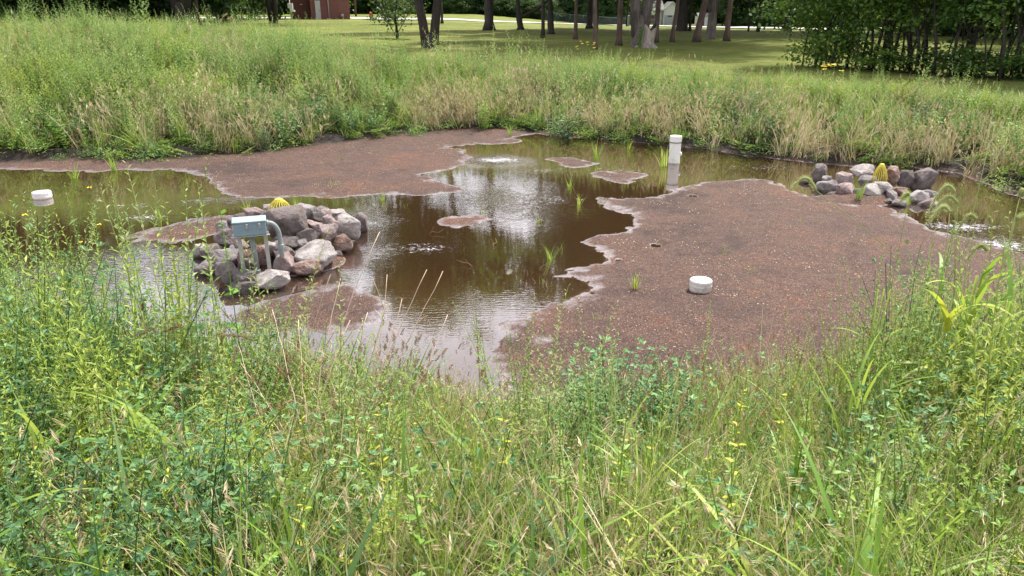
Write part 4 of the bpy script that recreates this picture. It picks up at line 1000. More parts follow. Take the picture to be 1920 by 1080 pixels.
fill('clover', C_ALFF, 4, 2400, FR, lambda X, Y, s: farY(Y)*band(s, -.05, 2.3, .2)*patch(X, Y, .9, 90, .0, .2), .5, .45, FARTOP, 'blue-green clover patches low on the far bank', 6, .2, .3)
fill('leafy_herbs', C_HERB, 5, 3000, FR, lambda X, Y, s: farY(Y)*(band(s, .0, FW(X), .3)*patch(X, Y, 1.3, 120, .0, .2)), .6, .5, FARTOP, 'broad-leaved herbs scattered through the far bank', 8, .2, .3)
FARTALL = [(a, b-17) for a, b in FARTOP]
fill('tall_far_weeds', C_FEAF, 4, 420, FR, lambda X, Y, s: farY(Y)*band(s, 1.6, FW(X)+.3, .6)*(.4+.6*sm((-X+3)/4)), 1.1, .6, FARTALL, 'spiky weed tops standing out along the crest of the far bank', 7, .1, .5, .8)
# near bank
NR = (-5.2, 5.2, 1.25, 5.2)
vis = lambda X, Y: (np.abs(X) < Y*.80+.9)*(Y < 5.4)
fill('near_grass', C_GRASS, 4, 2200, NR, lambda X, Y, s: vis(X, Y)*band(s, .0, 9, .15)*(.35+.65*sm((X+1.0)/1.2)), .42, .4, NEARTOP, 'tangled green grass covering the near bank', 11, .3, .3, .9)
fill('near_light_grass', C_LGRASS, 4, 420, NR, lambda X, Y, s: vis(X, Y)*band(s, .1, 9, .15)*(.35+.65*sm((X-.6)/1.2)), .50, .45, NEARTOP, 'longer light green grass on the near bank', 18, .3, .3, .8)
fill('near_clover', C_ALF, 5, 1000, NR, lambda X, Y, s: vis(X, Y)*band(s, .1, 9, .2)*np.clip(.85*sm((-X-.35)/.8)*(.35+.65*patch(X, Y, 1.2, 96, -.15, .1))+.5*np.exp(-((X-.55)/.42)**2-((Y-3.1)/.5)**2)+.6*sm((X-1.7)/.6)*patch(X, Y, .9, 95, -.1, .2)+.03, 0, 1), .52, .45, NEARTOP, 'blue-green clover thicket on the near bank', 12, .2, .3)
fill('near_dry_grass', C_DRY, 5, 430, NR, lambda X, Y, s: vis(X, Y)*band(s, .1, 9, .2)*(.22+.78*np.exp(-((X-.4)/1.5)**2)*sm((Y-2.2)/1)+.5*patch(X, Y, 1.5, 44, 0, .2)), .42, .5, NEARTOP, 'straw-coloured dead grass tangled through the near bank', 13, .35, .3)
fill('near_seed_grass', C_SEED, 4, 360, NR, lambda X, Y, s: vis(X, Y)*band(s, .05, 1.6, .3)*(.1+.9*np.exp(-((X-.1)/1.5)**2)), .46, .45, NEARTOP, 'thin straw stems with dark brown seed heads at the near waterline', 14, .2, .3)
fill('near_weeds', C_SPIRE, 4, 420, NR, lambda X, Y, s: vis(X, Y)*band(s, .1, 9, .2)*(.10+.9*sm((X-.9)/1)+.2*sm((-X-1.2)/1)), .55, .6, NEARTOP, 'pale green spiky weeds mixed into the near bank', 15, .15, .3)
fill('near_feathery_weeds', C_FEL, 4, 620, NR, lambda X, Y, s: vis(X, Y)*band(s, .1, 9, .2)*(.08+.9*sm((X-1.3)/.7)+.35*sm((-X-.8)/.7)), .6, .7, NEARTOP, 'fine light green weeds of the near bank', 16, .15, .3)
fill('near_low_herbs', C_LOW, 4, 500, NR, lambda X, Y, s: vis(X, Y)*band(s, -.05, 9, .15)*.6, .2, .2, NEARTOP, 'small leafy herbs at the foot of the near bank plants', 17, .3, .3)
C_HERBN = proto_coll('leafy_herb', M(spire, 5, .5, 3, BIGLEAF, SEEDG, .05, .022, .2)+M(spire, 2, .5, 0, YLEAF, BIGLEAF, .04, .018, .1))
fill('near_leafy_herbs', C_HERBN, 7, 430, NR, lambda X, Y, s: vis(X, Y)*band(s, .1, 9, .2)*.7, .5, .5, NEARTOP, 'broad-leaved herbs scattered through the near bank', 20, .2, .3)
C_BROAD = proto_coll('broad_grass', M(grass_clump, 5, 9, .30, .55, .020, [BIGLEAF, LIME, ALF, YLEAF], [6, 4, 2, .4], .05, 2.0, 9))
fill('near_broad_grass', C_BROAD, 5, 400, NR, lambda X, Y, s: vis(X, Y)*band(s, .1, 9, .2)*(.35+.65*sm((-X-.3)/1)+.5*sm((X-1.8)/.8)), .5, .42, NEARTOP, 'wide-bladed bright grass arching out of the near bank', 21, .2, .3)
fill('near_tall_clover', C_ALF, 5, 230, NR, lambda X, Y, s: vis(X, Y)*band(s, .15, 2.2, .2)*(sm((-X-.9)/.6)+.5*sm((X-1.6)/.6)), 1.05, .5, NEARTOP, 'tall clover thicket at the sides of the near bank', 22, .12, .8, .62)
fill('near_tall_feathery', C_FEL, 4, 260, NR, lambda X, Y, s: vis(X, Y)*band(s, .15, 2.2, .2)*(.8*sm((-X-.9)/.6)+sm((X-1.5)/.5)), 1.05, .7, NEARTOP, 'tall light green weeds massed at the sides of the near bank', 23, .12, .5, .8)
NEARTALL = [(a, b-60 if a < 450 or a > 1500 else b-22) for a, b in NEARTOP]
fill('tall_near_weeds', C_FEA, 4, 190, NR, lambda X, Y, s: vis(X, Y)*band(s, .1, 1.8, .2)*(.25+sm((-X-1)/1)+sm((X-1.5)/1)), 1.0, .6, NEARTALL, 'taller thin weeds standing out above the near bank', 19, .12, .5, .8)
# ------------------------------------------------------------------ individual plants
def inst(name, mesh_parts, loc, label, cat, group=None, sc=1., rz=None, tilt=(0, 0)):
    o = empty(name, loc, label, cat, group); o.rotation_euler = (tilt[0], tilt[1], U(0, 6.3) if rz is None else rz)
    o.scale = (sc, sc, sc) if not hasattr(sc, '__len__') else sc
    for nm, me in mesh_parts:
        c = bpy.data.objects.new(nm, me); COL.objects.link(c); c.parent = o
    return o
def one(name, me, loc, label, cat, group=None, sc=1., rz=None, tilt=(0, 0)):
    o = bpy.data.objects.new(name, me); COL.objects.link(o); o.location = loc
    o.rotation_euler = (tilt[0], tilt[1], U(0, 6.3) if rz is None else rz); o.scale = (sc, sc, sc) if not hasattr(sc, '__len__') else sc
    return tag(o, label, cat, group)
# grass tufts standing in the pond
tuf = M(grass_clump, 3, 26, .16, .34, .009, [LIME, YLEAF, BIGLEAF], [4, .5, 2], .03, .9)
tiny = M(grass_clump, 3, 8, .06, .14, .004, [GREEN, LIME, SEED], [3, 2, 1], .03, 1.2)
for px, py, s, lb in ((1118, 303, 1., 'bright green grass tuft in the water by the first sand islet'), (1245, 312, 1.05, 'bright grass tuft touching the left foot of the white pipe'),
    (1178, 280, .8, 'grass tuft at the far shore between tuft and white pipe'), (1070, 350, .6, 'pale grass tuft in open water left of the second sand islet'), (958, 256, .75, 'lone grass blade tuft at the far tip of the brown bed'),
    (1033, 486, .55, 'fine grass tuft in open water near the dark reflection'), (215, 320, .8, 'grass tuft on the brown bed edge at upper left'), (140, 335, .75, 'spreading grass tuft in water at upper left'),
    (465, 400, .55, 'small grass tuft behind the left side of the rock heap'), (555, 385, .5, 'two long grass blades behind the near yellow strainer'), (1420, 287, 1., 'broad green tuft at the right far waterline'),
    (1190, 545, .5, 'sparse grass sprig lying on the brown bed'), (680, 430, .5, 'straggly grass at the right end of the near rock heap'), (1085, 383, .5, 'small sprig left of the tip of the big brown bed'),
    (1700, 385, .6, 'straggly grass at the front of the far heap'), (1608, 380, .75, 'straggly grass between stones of the far heap, left one'), (300, 408, .6, 'leafy sprout in the water above the left sand islet'),
    (718, 376, .45, 'sprig at the lower edge of the upper brown bed'), (1010, 415, .35, 'tiny sprout in the middle of the water')):
    x, y = PZ(px, py, 0); one('grass_tuft', random.choice(tuf), (x, y, H(x, y)), lb, 'grass tuft', 'grass tufts in the pond', s*1.4)
SPR = [(628, 352, 'just inside the lower edge of the upper brown bed'), (760, 385, 'below the lower edge of the upper brown bed'), (810, 372, 'in the dark water close to the bed corner'), (905, 400, 'right over the middle sand islet'), (985, 345, 'in the bright reflection'),
 (1130, 378, 'at the pointed tip of the big brown bed'), (1050, 470, 'left of the big bed inlet'), (940, 455, 'in mid pond below the middle sand islet'), (870, 470, 'in the ripples right of the rock heap'), (1140, 310, 'between the two upper sand islets'), (1230, 290, 'just left of the white pipe top'),
 (1370, 300, 'right of the white pipe near the far shore'), (1440, 320, 'off the top edge of the big brown bed'), (350, 345, 'in the dark water at upper left'), (640, 395, 'behind the right half of the near rock heap'), (1015, 530, 'over the dark reflection nearest the near bank')]
for i, (px, py, w_) in enumerate(SPR):
    x, y = PZ(px, py, 0); one('water_sprout', tiny[i % 3], (x, y, H(x, y)), 'tiny thin sprout '+w_, 'sprout', 'tiny sprouts in the pond', U(1.1, 1.8))
# twigs
for i, (px, py, a, lb) in enumerate(((1010, 505, .4, 'bent dark twig lying in the water near the fine grass tuft'), (925, 465, 1.3, 'reddish twig sticking up in mid pond'), (890, 500, 2.6, 'short dark twig afloat left of centre'), (1030, 545, 1.7, 'thin forked twig by the dark reflection'), (800, 440, .1, 'long submerged twig right of the near rock heap'))):
    x, y = PZ(px, py, 0); mb = MB(); mb.tube([(0, 0, -.02), (.06, .02, .03), (.13, .0, .02), (.2, .04, .05)], [.004, .004, .003, .0015], SEED, 5); mb.tube([(.06, .02, .03), (.08, .05, .08)], [.003, .001], SEED, 5)
    o = mb.build('twig'); o.location = (x, y, .0); o.rotation_euler.z = a; tag(o, lb, 'twig', 'twigs in the pond')

def chips():
    mb = MB()
    for k in range(14):
        a = U(0, 6.3); mb.leaf((U(-.2, .2), U(-.2, .2), U(.003, .01)), (math.cos(a), math.sin(a), U(-.1, .3)), U(.012, .035), U(.006, .014), random.choice([STRAW, SEED, SEED, STALK]))
    return mb
C_CHIP = proto_coll('litter_bits', M(chips, 4)); g_ = np.random.default_rng(3); X = g_.uniform(-8, 8, 3000); Y = g_.uniform(4, 14, 3000); Z_, S_, B_ = terrain(X, Y, True); k_ = (Z_ > .006) & (S_ > .1) & (g_.random(3000) < .12+.6*sm(fbm(X, Y, 1.2, 130)*3)); X, Y, Z_ = X[k_][:520], Y[k_][:520], Z_[k_][:520]
scatter('plant_litter', C_CHIP, 4, np.stack([X, Y, Z_+.003], -1), np.stack([X*0, X*0, g_.uniform(0, 6.28, len(X))], -1), np.stack([X*0+.8]*3, -1), g_.integers(0, 4, len(X)), 'dry bits of leaf and stem littering the brown filter bed', 'litter')
for px, py, w_ in ((1185, 535, 'left of the white cap on the big bed'), (1360, 480, 'above the white cap on the big bed'), (1410, 515, 'right of the white cap on the big bed'), (640, 300, 'in the middle of the upper brown bed'), (420, 300, 'on the left part of the upper brown bed'), (620, 345, 'near the bottom of the upper brown bed'), (1500, 420, 'on the upper right of the big bed'), (1120, 600, 'on the lower left of the big bed')):
    x, y = PZ(px, py, .02); one('bed_sprig', random.choice(tiny), (x, y, H(x, y)), 'thin sprig growing '+w_, 'sprout', 'sprigs on the filter bed', U(.8, 1.3))
# far bank special plants
def bush(px, py, Y, me, name, lb, cat, wide=1., base_h=.75):
    x, y, z = PY(px, py, Y); zb = H(x, y)-.03; k = max((z-zb), .25)/base_h
    return one(name, me, (x, y, zb), lb, cat, None, (k*wide, k*wide, k))
def roundbush(mat, n=30, seed=1):
    random.seed(seed); mb = MB()
    for _ in range(n):
        az = U(0, 6.3); an = U(0, .75); hh = .7*U(.75, 1.0)*(1-.15*an); d = Vector((math.cos(az)*math.sin(an), math.sin(az)*math.sin(an), math.cos(an)))
        for k in range(46):
            f = .2+.8*k/46; p = d*hh*f; a = k*2.4; mb.leaf(p, (d.x+math.cos(a)*.9, d.y+math.sin(a)*.9, d.z+.1), .05*(1.2-.4*f), .010, mat)
        mb.tube([(0, 0, 0), tuple(d*hh)], [.003, .001], mat, 3, False)
    return mb.mesh('plant')
bush(1303, 120, 15.3, roundbush(FEATH, 60, 3), 'round_bush', 'rounded feathery green bush on the far bank right of the pipe', 'bush', 1.25)
bush(1192, 97, 16.2, roundbush(LIME, 45, 4), 'round_bush', 'yellow-green bushy plant on the far bank straight below the stump', 'bush', .62)
bush(1700, 143, 14.2, roundbush(LIME, 60, 5), 'round_bush', 'large light green feathery bush on the right far bank', 'bush', 1.25)
bush(1268, 222, 13.4, roundbush(BIGLEAF, 30, 6), 'leafy_shrub', 'bright green leafy shrub directly behind the white pipe', 'shrub', .6)
bush(1062, 203, 14.3, alfalfa(9, .5, ALF, .035).mesh('plant'), 'leafy_shrub', 'blue-green leafy plant overhanging the far shore mid left', 'shrub', 1.5, .5)
bush(905, 178, 15.2, alfalfa(9, .5, BIGLEAF, .035).mesh('plant'), 'leafy_shrub', 'bright leafy plant in the dry grass above the far shore tip', 'shrub', 1.0, .5)
def flower_plant(h, nfl, mat=YFLOW, r=.035):
    st = MB(); fl = []
    for k in range(6):
        az = U(0, 6.3); tip = (math.cos(az)*h*.25, math.sin(az)*h*.25, h*U(.75, 1)); st.tube([(0, 0, 0), (tip[0]*.3, tip[1]*.3, h*.5), tip], [.003, .002, .0015], GREEN, 3, False); fl.append(tip)
        for j in range(10): f = j/10; st.leaf((tip[0]*f*.8, tip[1]*f*.8, tip[2]*f), (U(-1, 1), U(-1, 1), .4), .06, .014, GREEN)
    parts = [('stems', st.mesh('stems'))]
    for k in range(nfl):
        m = MB(); t = fl[k % len(fl)]; c = Vector(t)+Vector((U(-.05, .05), U(-.05, .05), U(-.08, .03)))
        for j in range(8): a = j*PI/4; m.leaf(c, (math.cos(a), math.sin(a)-.3, U(0, .5)), r, r*.5, mat)
        m.box(tuple(c), (r*.35,)*3, SEED); parts.append(('flower', m.mesh('flower')))
    return parts
def place_fl(px, py, hpx, nfl, lb, r=.035, mat=YFLOW, Y=None):
    x, y, z = on_ground(px, py); s = depth(x, y, z)/FPX
    return inst('wildflower', flower_plant(hpx*s, nfl, mat, r), (x, y, z), lb, 'wildflower', 'yellow wildflowers')
place_fl(1552, 185, 62, 7, 'tall yellow daisy-like flowers on the far bank before the hedge', .055)
place_fl(1095, 150, 72, 14, 'airy plant with many small yellow blooms before the reddish pine', .035)
place_fl(1503, 190, 40, 3, 'few small yellow flowers left of the tall daisy-like ones', .035)
place_fl(1835, 225, 40, 2, 'single yellow bloom low on the far right bank', .035)
place_fl(155, 215, 55, 6, 'small yellow flowers among the far weeds at upper left', .03)

# foreground individuals: rooted on the near bank, with the height seen in the photo
def root_of(px, py, Y, dx=0, dy=0):
    x, y, z = PY(px, py, Y); bx, by = x+dx, Y+dy; zb = H(bx, by); return (bx, by, zb), Vector((x-bx, y-by, z-zb))
def curve(a, b, bow, n=10):           # from a to b bowing sideways/up
    a, b, bow = Vector(a), Vector(b), Vector(bow); return [a.lerp(b, i/n)+bow*math.sin(PI*i/n) for i in range(n+1)]
def foxtail(px, py, Y, hdx, hdy, lb, dx=0, head=.075, leaves=3, r=.0085):
    # px,py: where the stem meets the head; the head arches towards (hdx,hdy) pixels
    loc, T = root_of(px, py, Y, dx); s = depth(loc[0], loc[1], loc[2]+T.z)/FPX
    o = empty('foxtail_grass', loc, lb, 'foxtail grass', 'foxtail grasses on the near bank')
    mb = MB(); pts = curve((0, 0, 0), T, (dx*.5, 0, 0), 10); mb.tube(pts, [.0022]*6+[.0016]*5, SEEDG, 5); mb.build('stem', o)
    e = Vector((hdx*s, 0, -hdy*s)); up = Vector((0, 0, 1))*e.length*.55 if hdy > -5 else Vector((0, 0, 0)); sp = [T.lerp(T+e, i/14)+up*math.sin(PI*i/14)*.9 for i in range(15)]
    mb = MB(); mb.tube(sp, [r*.5]+[r*.75]*9+[r*.6, r*.5, r*.4, r*.3, r*.15], SEEDG, 7)
    for i in range(14):
        for k in range(26):
            p = sp[i].lerp(sp[i+1], random.random()); d = Vector((random.gauss(0, 1), random.gauss(0, 1), random.gauss(0, 1))).normalized(); tn = (sp[i+1]-sp[i]).normalized(); d = (d-tn*d.dot(tn)).normalized()
            q = p+d*r*.6; ee = q+(d+tn*.5)*r*1.5; sd = d.cross(tn)*.0011; b = len(mb.v); mb.v.extend((tuple(q-sd), tuple(q+sd), tuple(ee))); mb.face((b, b+1, b+2), BRISTLE if k % 3 else SEEDG)
    mb.build('seed_head', o)
    for k in range(leaves):
        f = U(.25, .75); mb = MB(); a = U(0, 6.3); mb.blade(tuple(pts[int(f*10)]), a, U(.2, .36), .022, U(.3, .6), U(.6, 1.8), BIGLEAF, 7); mb.build('leaf', o)
foxtail(1530, 357, 3.3, -48, 0, 'foxtail arching left over the far heap edge, leftmost and lowest-leaning', .75)
foxtail(1790, 360, 3.1, -45, 50, 'tallest foxtail of the right cluster, head bent to a hook', .12)
foxtail(1795, 382, 3.1, -50, 40, 'foxtail just under the tallest hooked one', .10)
foxtail(1705, 366, 3.2, -14, 14, 'short hooked foxtail head on a lone thin stem', 0, .05)
foxtail(1781, 398, 3.0, -34, 18, 'foxtail below the hooked pair, drooping to the left', .05)
foxtail(1830, 412, 2.9, -32, 26, 'curved foxtail in the middle of the broad-leaved clump', .02)
foxtail(1850, 470, 2.9, -32, 16, 'low foxtail tucked among broad leaves', .02)
foxtail(1856, 262, 2.9, -1, -32, 'very tall foxtail with small upright tan head above the right bank', 0, .04, 1, .006)
foxtail(1912, 370, 2.9, 4, -16, 'foxtail at the right frame edge with short upright head', 0)
foxtail(1905, 408, 2.8, 28, -10, 'foxtail at the right frame edge leaning out of frame', 0)
# broad-leaved grass clumps
def broad_clump(px, py, Y, lb, blades, mats=(BIGLEAF, LIME)):
    loc, T = root_of(px, py, Y); o = empty('broad_leaf_grass', (loc[0], loc[1], loc[2]), lb, 'broad grass', 'broad-leaved grass clumps')
    hz = max(T.z, .05)
    for (az, Ln, ln, bd, w) in blades:
        mb = MB(); mb.blade((U(-.03, .03), U(-.03, .03), hz*U(.25, .85)), az, Ln, w, ln, bd, random.choice(mats), 10, 2.2, U(-.6, .6)); mb.build('leaf', o)
    for k in range(4):
        mb = MB(); mb.tube([(U(-.03, .03), U(-.03, .03), 0), (U(-.04, .04), 0, hz*.9)], [.004, .003], LIME, 5); mb.build('stem', o)
rb = lambda n, w=.024, L0=.25, L1=.45: [(U(0, 6.3), U(L0, L1), U(.1, .7), U(.5, 2.0), w*U(.9, 1.6)) for _ in range(n)]
broad_clump(1850, 470, 2.9, 'broad-leaved light green grass clump under the foxtails at right', rb(30, .019))
broad_clump(1790, 530, 2.8, 'broad grass with one yellowing blade left of the foxtail clump', rb(10, .02), (BIGLEAF, LIME, YLEAF))
broad_clump(1905, 520, 2.6, 'broad bluish grass at the right frame edge', rb(10, .018))
broad_clump(1670, 500, 3.0, 'two folded bright blades standing above the pale weeds at right', [(2.9, .26, .35, 1.6, .016), (.2, .22, .2, 1.9, .016), (3.3, .2, .5, .4, .014)])
broad_clump(250, 760, 2.1, 'broad shiny grass clump at the lower left', rb(16, .013, .25, .42))
broad_clump(350, 830, 1.95, 'wide arching blades at the bottom left centre', rb(16, .016, .25, .42))
broad_clump(60, 800, 1.95, 'wide grass blades at the bottom left corner', rb(12, .012, .22, .36))
broad_clump(470, 800, 2.3, 'long thin-bladed grass left of the dry stalks', rb(12, .010, .3, .5))
broad_clump(900, 800, 2.1, 'pair of pale folded blades low in the centre', rb(5, .014, .2, .36), (LIME, ALF))
broad_clump(1610, 720, 2.5, 'tall bright grass blades right of centre', rb(10, .012, .3, .5))
broad_clump(1200, 900, 2.0, 'green grass blades fanning at the bottom centre right', rb(14, .009, .25, .42))
broad_clump(720, 900, 2.0, 'green grass blades fanning at the bottom centre left', rb(14, .009, .25, .42))
# tall leafy weeds
def tall(px, py, Y, mbf, base_h, name, lb, cat, group=None, wide=1., dx=0):
    loc, T = root_of(px, py, Y, dx); k = T.z/base_h; me = mbf.mesh('plant')
    return one(name, me, loc, lb, cat, group, (wide, wide, k), tilt=(0, 0))
sg = 'tall weeds on the near bank'
def alf1(h, n=3): return alfalfa(n, h, FEATH, .028)
tall(128, 338, 3.0, spire(.9, 7, FEATH, SEEDG, .04, .012, .3), .95, 'tall_weed', 'tallest seed-spiked weed at the left beside the floating cap', 'weed', sg)
tall(210, 360, 3.0, spire(.9, 7, FEATH, SEEDG, .04, .012, .35), .95, 'tall_weed', 'second tall seed-spiked weed from the left', 'weed', sg)
tall(80, 400, 2.9, spire(.8, 5, FEATH, SEEDG, .04, .012), .85, 'tall_weed', 'thin-leaved weed below the floating cap', 'weed', sg)
tall(165, 440, 3.0, feather(.8, 3, FEATH, .8), .8, 'tall_weed', 'bushy feathery weed between the two seed-spiked weeds', 'weed', sg)
tall(265, 420, 3.1, alf1(.7), .72, 'tall_weed', 'clover-leaved stem standing before the left sand islet', 'weed', sg)
tall(35, 420, 2.8, feather(.8, 4, FEATH, .8), .8, 'tall_weed', 'feathery weed at the left frame edge', 'weed', sg)
tall(300, 500, 3.0, feather(.8, 3, FEATH, .8), .8, 'tall_weed', 'feathery weed left of the young poplar shoot', 'weed', sg)
tall(405, 340, 3.2, spire(.95, 3, BIGLEAF, BIGLEAF, .055, .030, .12), .95, 'poplar_shoot', 'slender shoot with bright heart-shaped leaves before the rock heap', 'sapling')
tall(420, 520, 3.1, spire(.6, 3, BIGLEAF, BIGLEAF, .045, .022, .12), .6, 'poplar_shoot', 'shorter leafy shoot right of the slender bright one', 'sapling')
tall(900, 565, 3.7, spire(.6, 0, FEATH, FEATH, .05, .009, .1), .62, 'tall_weed', 'narrow-leaved green shoot standing before the bright water', 'weed', sg)
tall(920, 620, 3.6, spire(.5, 2, FEATH, SEEDG, .05, .009, .2), .52, 'tall_weed', 'shorter dense shoot right of the narrow-leaved one', 'weed', sg)
tall(1335, 568, 3.6, spire(.6, 4, LIME, SEEDG, .04, .010, .3), .62, 'tall_weed', 'bright slender weed below the white cap on the bed', 'weed', sg)
tall(1215, 640, 3.5, spire(.5, 3, LIME, SEEDG, .04, .010, .3), .52, 'tall_weed', 'small pale weed tip left below the white cap', 'weed', sg)
tall(1440, 560, 3.4, bare_stalk(.6, 5), .6, 'tall_weed', 'wispy brown stems right below the white cap', 'weed', sg)
tall(1650, 470, 3.1, feather(.8, 4, LIME, 1, .026, True), .8, 'tall_weed', 'bushy pale flowering weed at the left of the right thicket', 'weed', sg)
tall(1680, 430, 3.1, feather(.85, 4, LIME, 1, .026, True), .85, 'tall_weed', 'highest pale flowering weed of the right thicket', 'weed', sg)
tall(1720, 480, 3.0, feather(.8, 4, LIME, 1, .026, True), .8, 'tall_weed', 'pale flowering weed just left of the foxtail clump', 'weed', sg)
tall(1755, 425, 3.0, spire(.8, 5, LIME, SEEDG, .03, .010, .4), .85, 'tall_weed', 'knobbly pale spike rising between foxtails', 'weed', sg)
tall(1625, 540, 3.0, feather(.8, 5, LIME, 1, .026, True), .8, 'tall_weed', 'lower pale flowering weed at the sand edge on the right', 'weed', sg)
tall(1815, 320, 3.1, spire(.9, 6, FEATH, SEEDG, .02, .008, .3), .95, 'tall_weed', 'slim seed spike above the hooked foxtails', 'weed', sg)
for px, py, lb, m_ in ((1590, 590, 'pale fine weed at the sand edge, leftmost of the right thicket', LIME), (1700, 520, 'pale weed in the middle of the right thicket', LIME), (1665, 560, 'pale weed low in the right thicket', LIME), (1745, 540, 'pale weed beside the folded bright blades', LIME),
    (20, 470, 'leafy weed at the left edge, below the mustard', FEATH), (100, 450, 'leafy weed under the two seed-spiked weeds, left', FEATH), (235, 470, 'leafy weed under the two seed-spiked weeds, right', FEATH), (340, 540, 'leafy weed just left of the slender shoot', FEATH), (60, 520, 'leafy weed deep in the left thicket', FEATH), (1880, 470, 'leafy weed behind the rightmost foxtails', FEATH)):
    tall(px, py, 3.0, feather(.8, 9, m_, 1.1, .030, True), .8, 'tall_weed', lb, 'weed', sg)
for px, py, lb in ((1676, 870, 'green knobbly seed spike at the bottom right, left one'), (1714, 860, 'green knobbly seed spike right of the left one'), (1795, 860, 'tallest green knobbly seed spike at the bottom right'), (1745, 905, 'short green seed spike between two longer ones'), (1660, 920, 'shortest green seed spike at the bottom right')):
    tall(px, py, 1.9, spire(.42, 0, BIGLEAF, SEEDG, .02, .008, .5), .5, 'seed_spike', lb, 'weed', 'green seed spikes')
tall(1385, 700, 2.5, spire(.5, 0, YLEAF, YLEAF, .034, .018, .1), .5, 'yellowing_weed', 'weed with bright yellow leaves, left one of two', 'weed', 'yellow-leaved weeds')
tall(1470, 760, 2.3, spire(.42, 0, YLEAF, BIGLEAF, .034, .018, .1), .42, 'yellowing_weed', 'weed with yellow leaves right of the taller one', 'weed', 'yellow-leaved weeds')
tall(1690, 640, 2.4, spire(.55, 0, BIGLEAF, LIME, .045, .026, .1), .55, 'leafy_weed', 'weed with bright triangular leaves in the right foreground', 'weed', sg)
tall(1640, 730, 2.3, spire(.5, 0, BIGLEAF, LIME, .045, .026, .1), .5, 'leafy_weed', 'shorter triangular-leaved weed left of the taller one', 'weed', sg)
for px, py, lb in ((1385+150, 830, 'white knotweed blossom left of the group of three'), (1578, 838, 'white knotweed blossom with the longest spike'), (1556, 892, 'lowest white knotweed blossom'), ):
    tall(px, py, 2.1, spire(.4, 1, GREEN, WFLOW, .04, .010, .12), .42, 'knotweed', lb, 'wildflower', 'white knotweed blossoms')
for px, py, lb in ((180, 640, 'pale seed-headed knotweed at left, top one'), (120, 690, 'pale seed-headed knotweed near the left edge'), (230, 660, 'pale seed-headed knotweed right of the top one'), (175, 740, 'reddish-stemmed pale knotweed in the lower left'), (45, 660, 'knotweed spike at the left frame edge')):
    tall(px, py, 2.3, spire(.5, 3, LIME, BRISTLE, .03, .010, .2), .52, 'knotweed', lb, 'wildflower', 'pale knotweeds at left')
# mustard at the left frame edge
loc, T = root_of(25, 345, 2.8, -.1); inst('wildflower', flower_plant(T.z, 6, YFLOW, .012), loc, 'thin yellow mustard flowers at the left frame edge', 'wildflower', 'yellow wildflowers')
# dry stalks
DS = [(710, 435, 560, 880, 'long pale dry stalk reaching highest beside the rock heap'), (640, 432+90, 590, 900, 'pale dry stalk left of the longest one'), (830, 508, 600, 870, 'pale dry stalk bending right over the bright water'), (800, 505, 620, 860, 'dry stalk close left of the one bending right'),
      (620, 515, 470, 600, 'short dry stalk tip by the rock heap front'), (512, 580, 600, 940, 'dry stalk crossing leftward in the centre left'), (725, 515, 640, 940, 'upright straw stalk with frayed tip near the water'), (445, 640, 580, 900, 'dry stalk leaning left at centre left'), (450, 680, 620, 950, 'lower dry stalk leaning left'),
      (930, 725, 640, 850, 'reddish dry stalk lying low to the right'), (655, 600, 520, 930, 'thin bleached stalk in the thicket centre left'), (755, 560, 650, 950, 'pinkish dry stalk in front of the water'), (690, 585, 600, 960, 'forked bleached stalk between others'), (560, 600, 610, 960, 'bleached stalk rising left of the forked one'),
      (840, 590, 680, 950, 'greenish straw stalk before the bright water'), (1850, 640, 1790, 950, 'purple-grey bare twig at the bottom right')]
for i, (px, py, bx, by, lb) in enumerate(DS):
    Y = 3.0 if py < 600 else 2.7; yb = Y-.45 if by > 800 else Y
    x, y, z = PY(px, py, Y); s = depth(x, y, z)/FPX; bxw = (bx-960)/FPX*depth(x, yb, H(x, yb)); loc = (bxw, yb, H(bxw, yb)); T = Vector((x-bxw, y-yb, z-loc[2]))
    o = empty('dry_stalk', loc, lb, 'dry stalk', 'dry stalks on the near bank'); mb = MB(); pts = curve((0, 0, 0), T, (U(-.04, .04), 0, U(.0, .05)), 12)
    pts = [p+Vector((U(-.004, .004), U(-.004, .004), 0)) for p in pts]
    mb.tube(pts, [.0027*(1-.55*k/12)*(1.25 if k % 3 == 0 else 1) for k in range(13)], STALK, 6); mb.build('stalk', o)
    for k in range(3):
        f = U(.35, .85); p = pts[int(f*12)]; mb = MB(); q = p+Vector((U(-.12, .12), U(-.05, .05), U(.05, .16))); mb.tube([p, p.lerp(q, .5)+Vector((0, 0, .01)), q], [.0015, .0012, .0006], STALK, 5); mb.build('twig', o)
# drooping brown barnyard heads
def barnyard(px, py, Y, hdx, hdy, mat, lb, dx=0):
    loc, T = root_of(px, py, Y, dx); s = depth(loc[0], loc[1], loc[2]+T.z)/FPX
    o = empty('barnyard_grass', loc, lb, 'seeding grass', 'seeding grasses on the near bank'); mb = MB(); mb.tube(curve((0, 0, 0), T, (dx*.3, 0, 0)), .002, LIME, 5); mb.build('stem', o)
    e = Vector((hdx*s, 0, -hdy*s)); mb = MB()
    for j in range(9):
        a = T+e*(j/9)*.75; d = (e.normalized()+Vector((U(-.35, .35), U(-.4, .4), U(-.35, .35)))).normalized(); ln = e.length*.35
        for k in range(26): b = k*2.4; mb.leaf(a+d*ln*k/26, (math.cos(b)*.7+d.x, math.sin(b)*.7, .5*math.sin(b*1.7)+d.z), .008, .004, mat)
    mb.build('seed_head', o)
barnyard(100+135, 640-10, 2.7, 65, -12, SEED, 'brown drooping seed head left of centre, upper', -.1)
barnyard(300, 622, 2.7, 45, -14, SEED, 'brown seed head pointing to the stalks', -.1)
barnyard(395, 630, 2.7, 75, 0, SEED, 'long brown seed head right before the stalk tangle', -.15)
barnyard(305, 715, 2.4, 55, -35, SEEDG, 'greenish seed head rising diagonally at lower left', -.2)
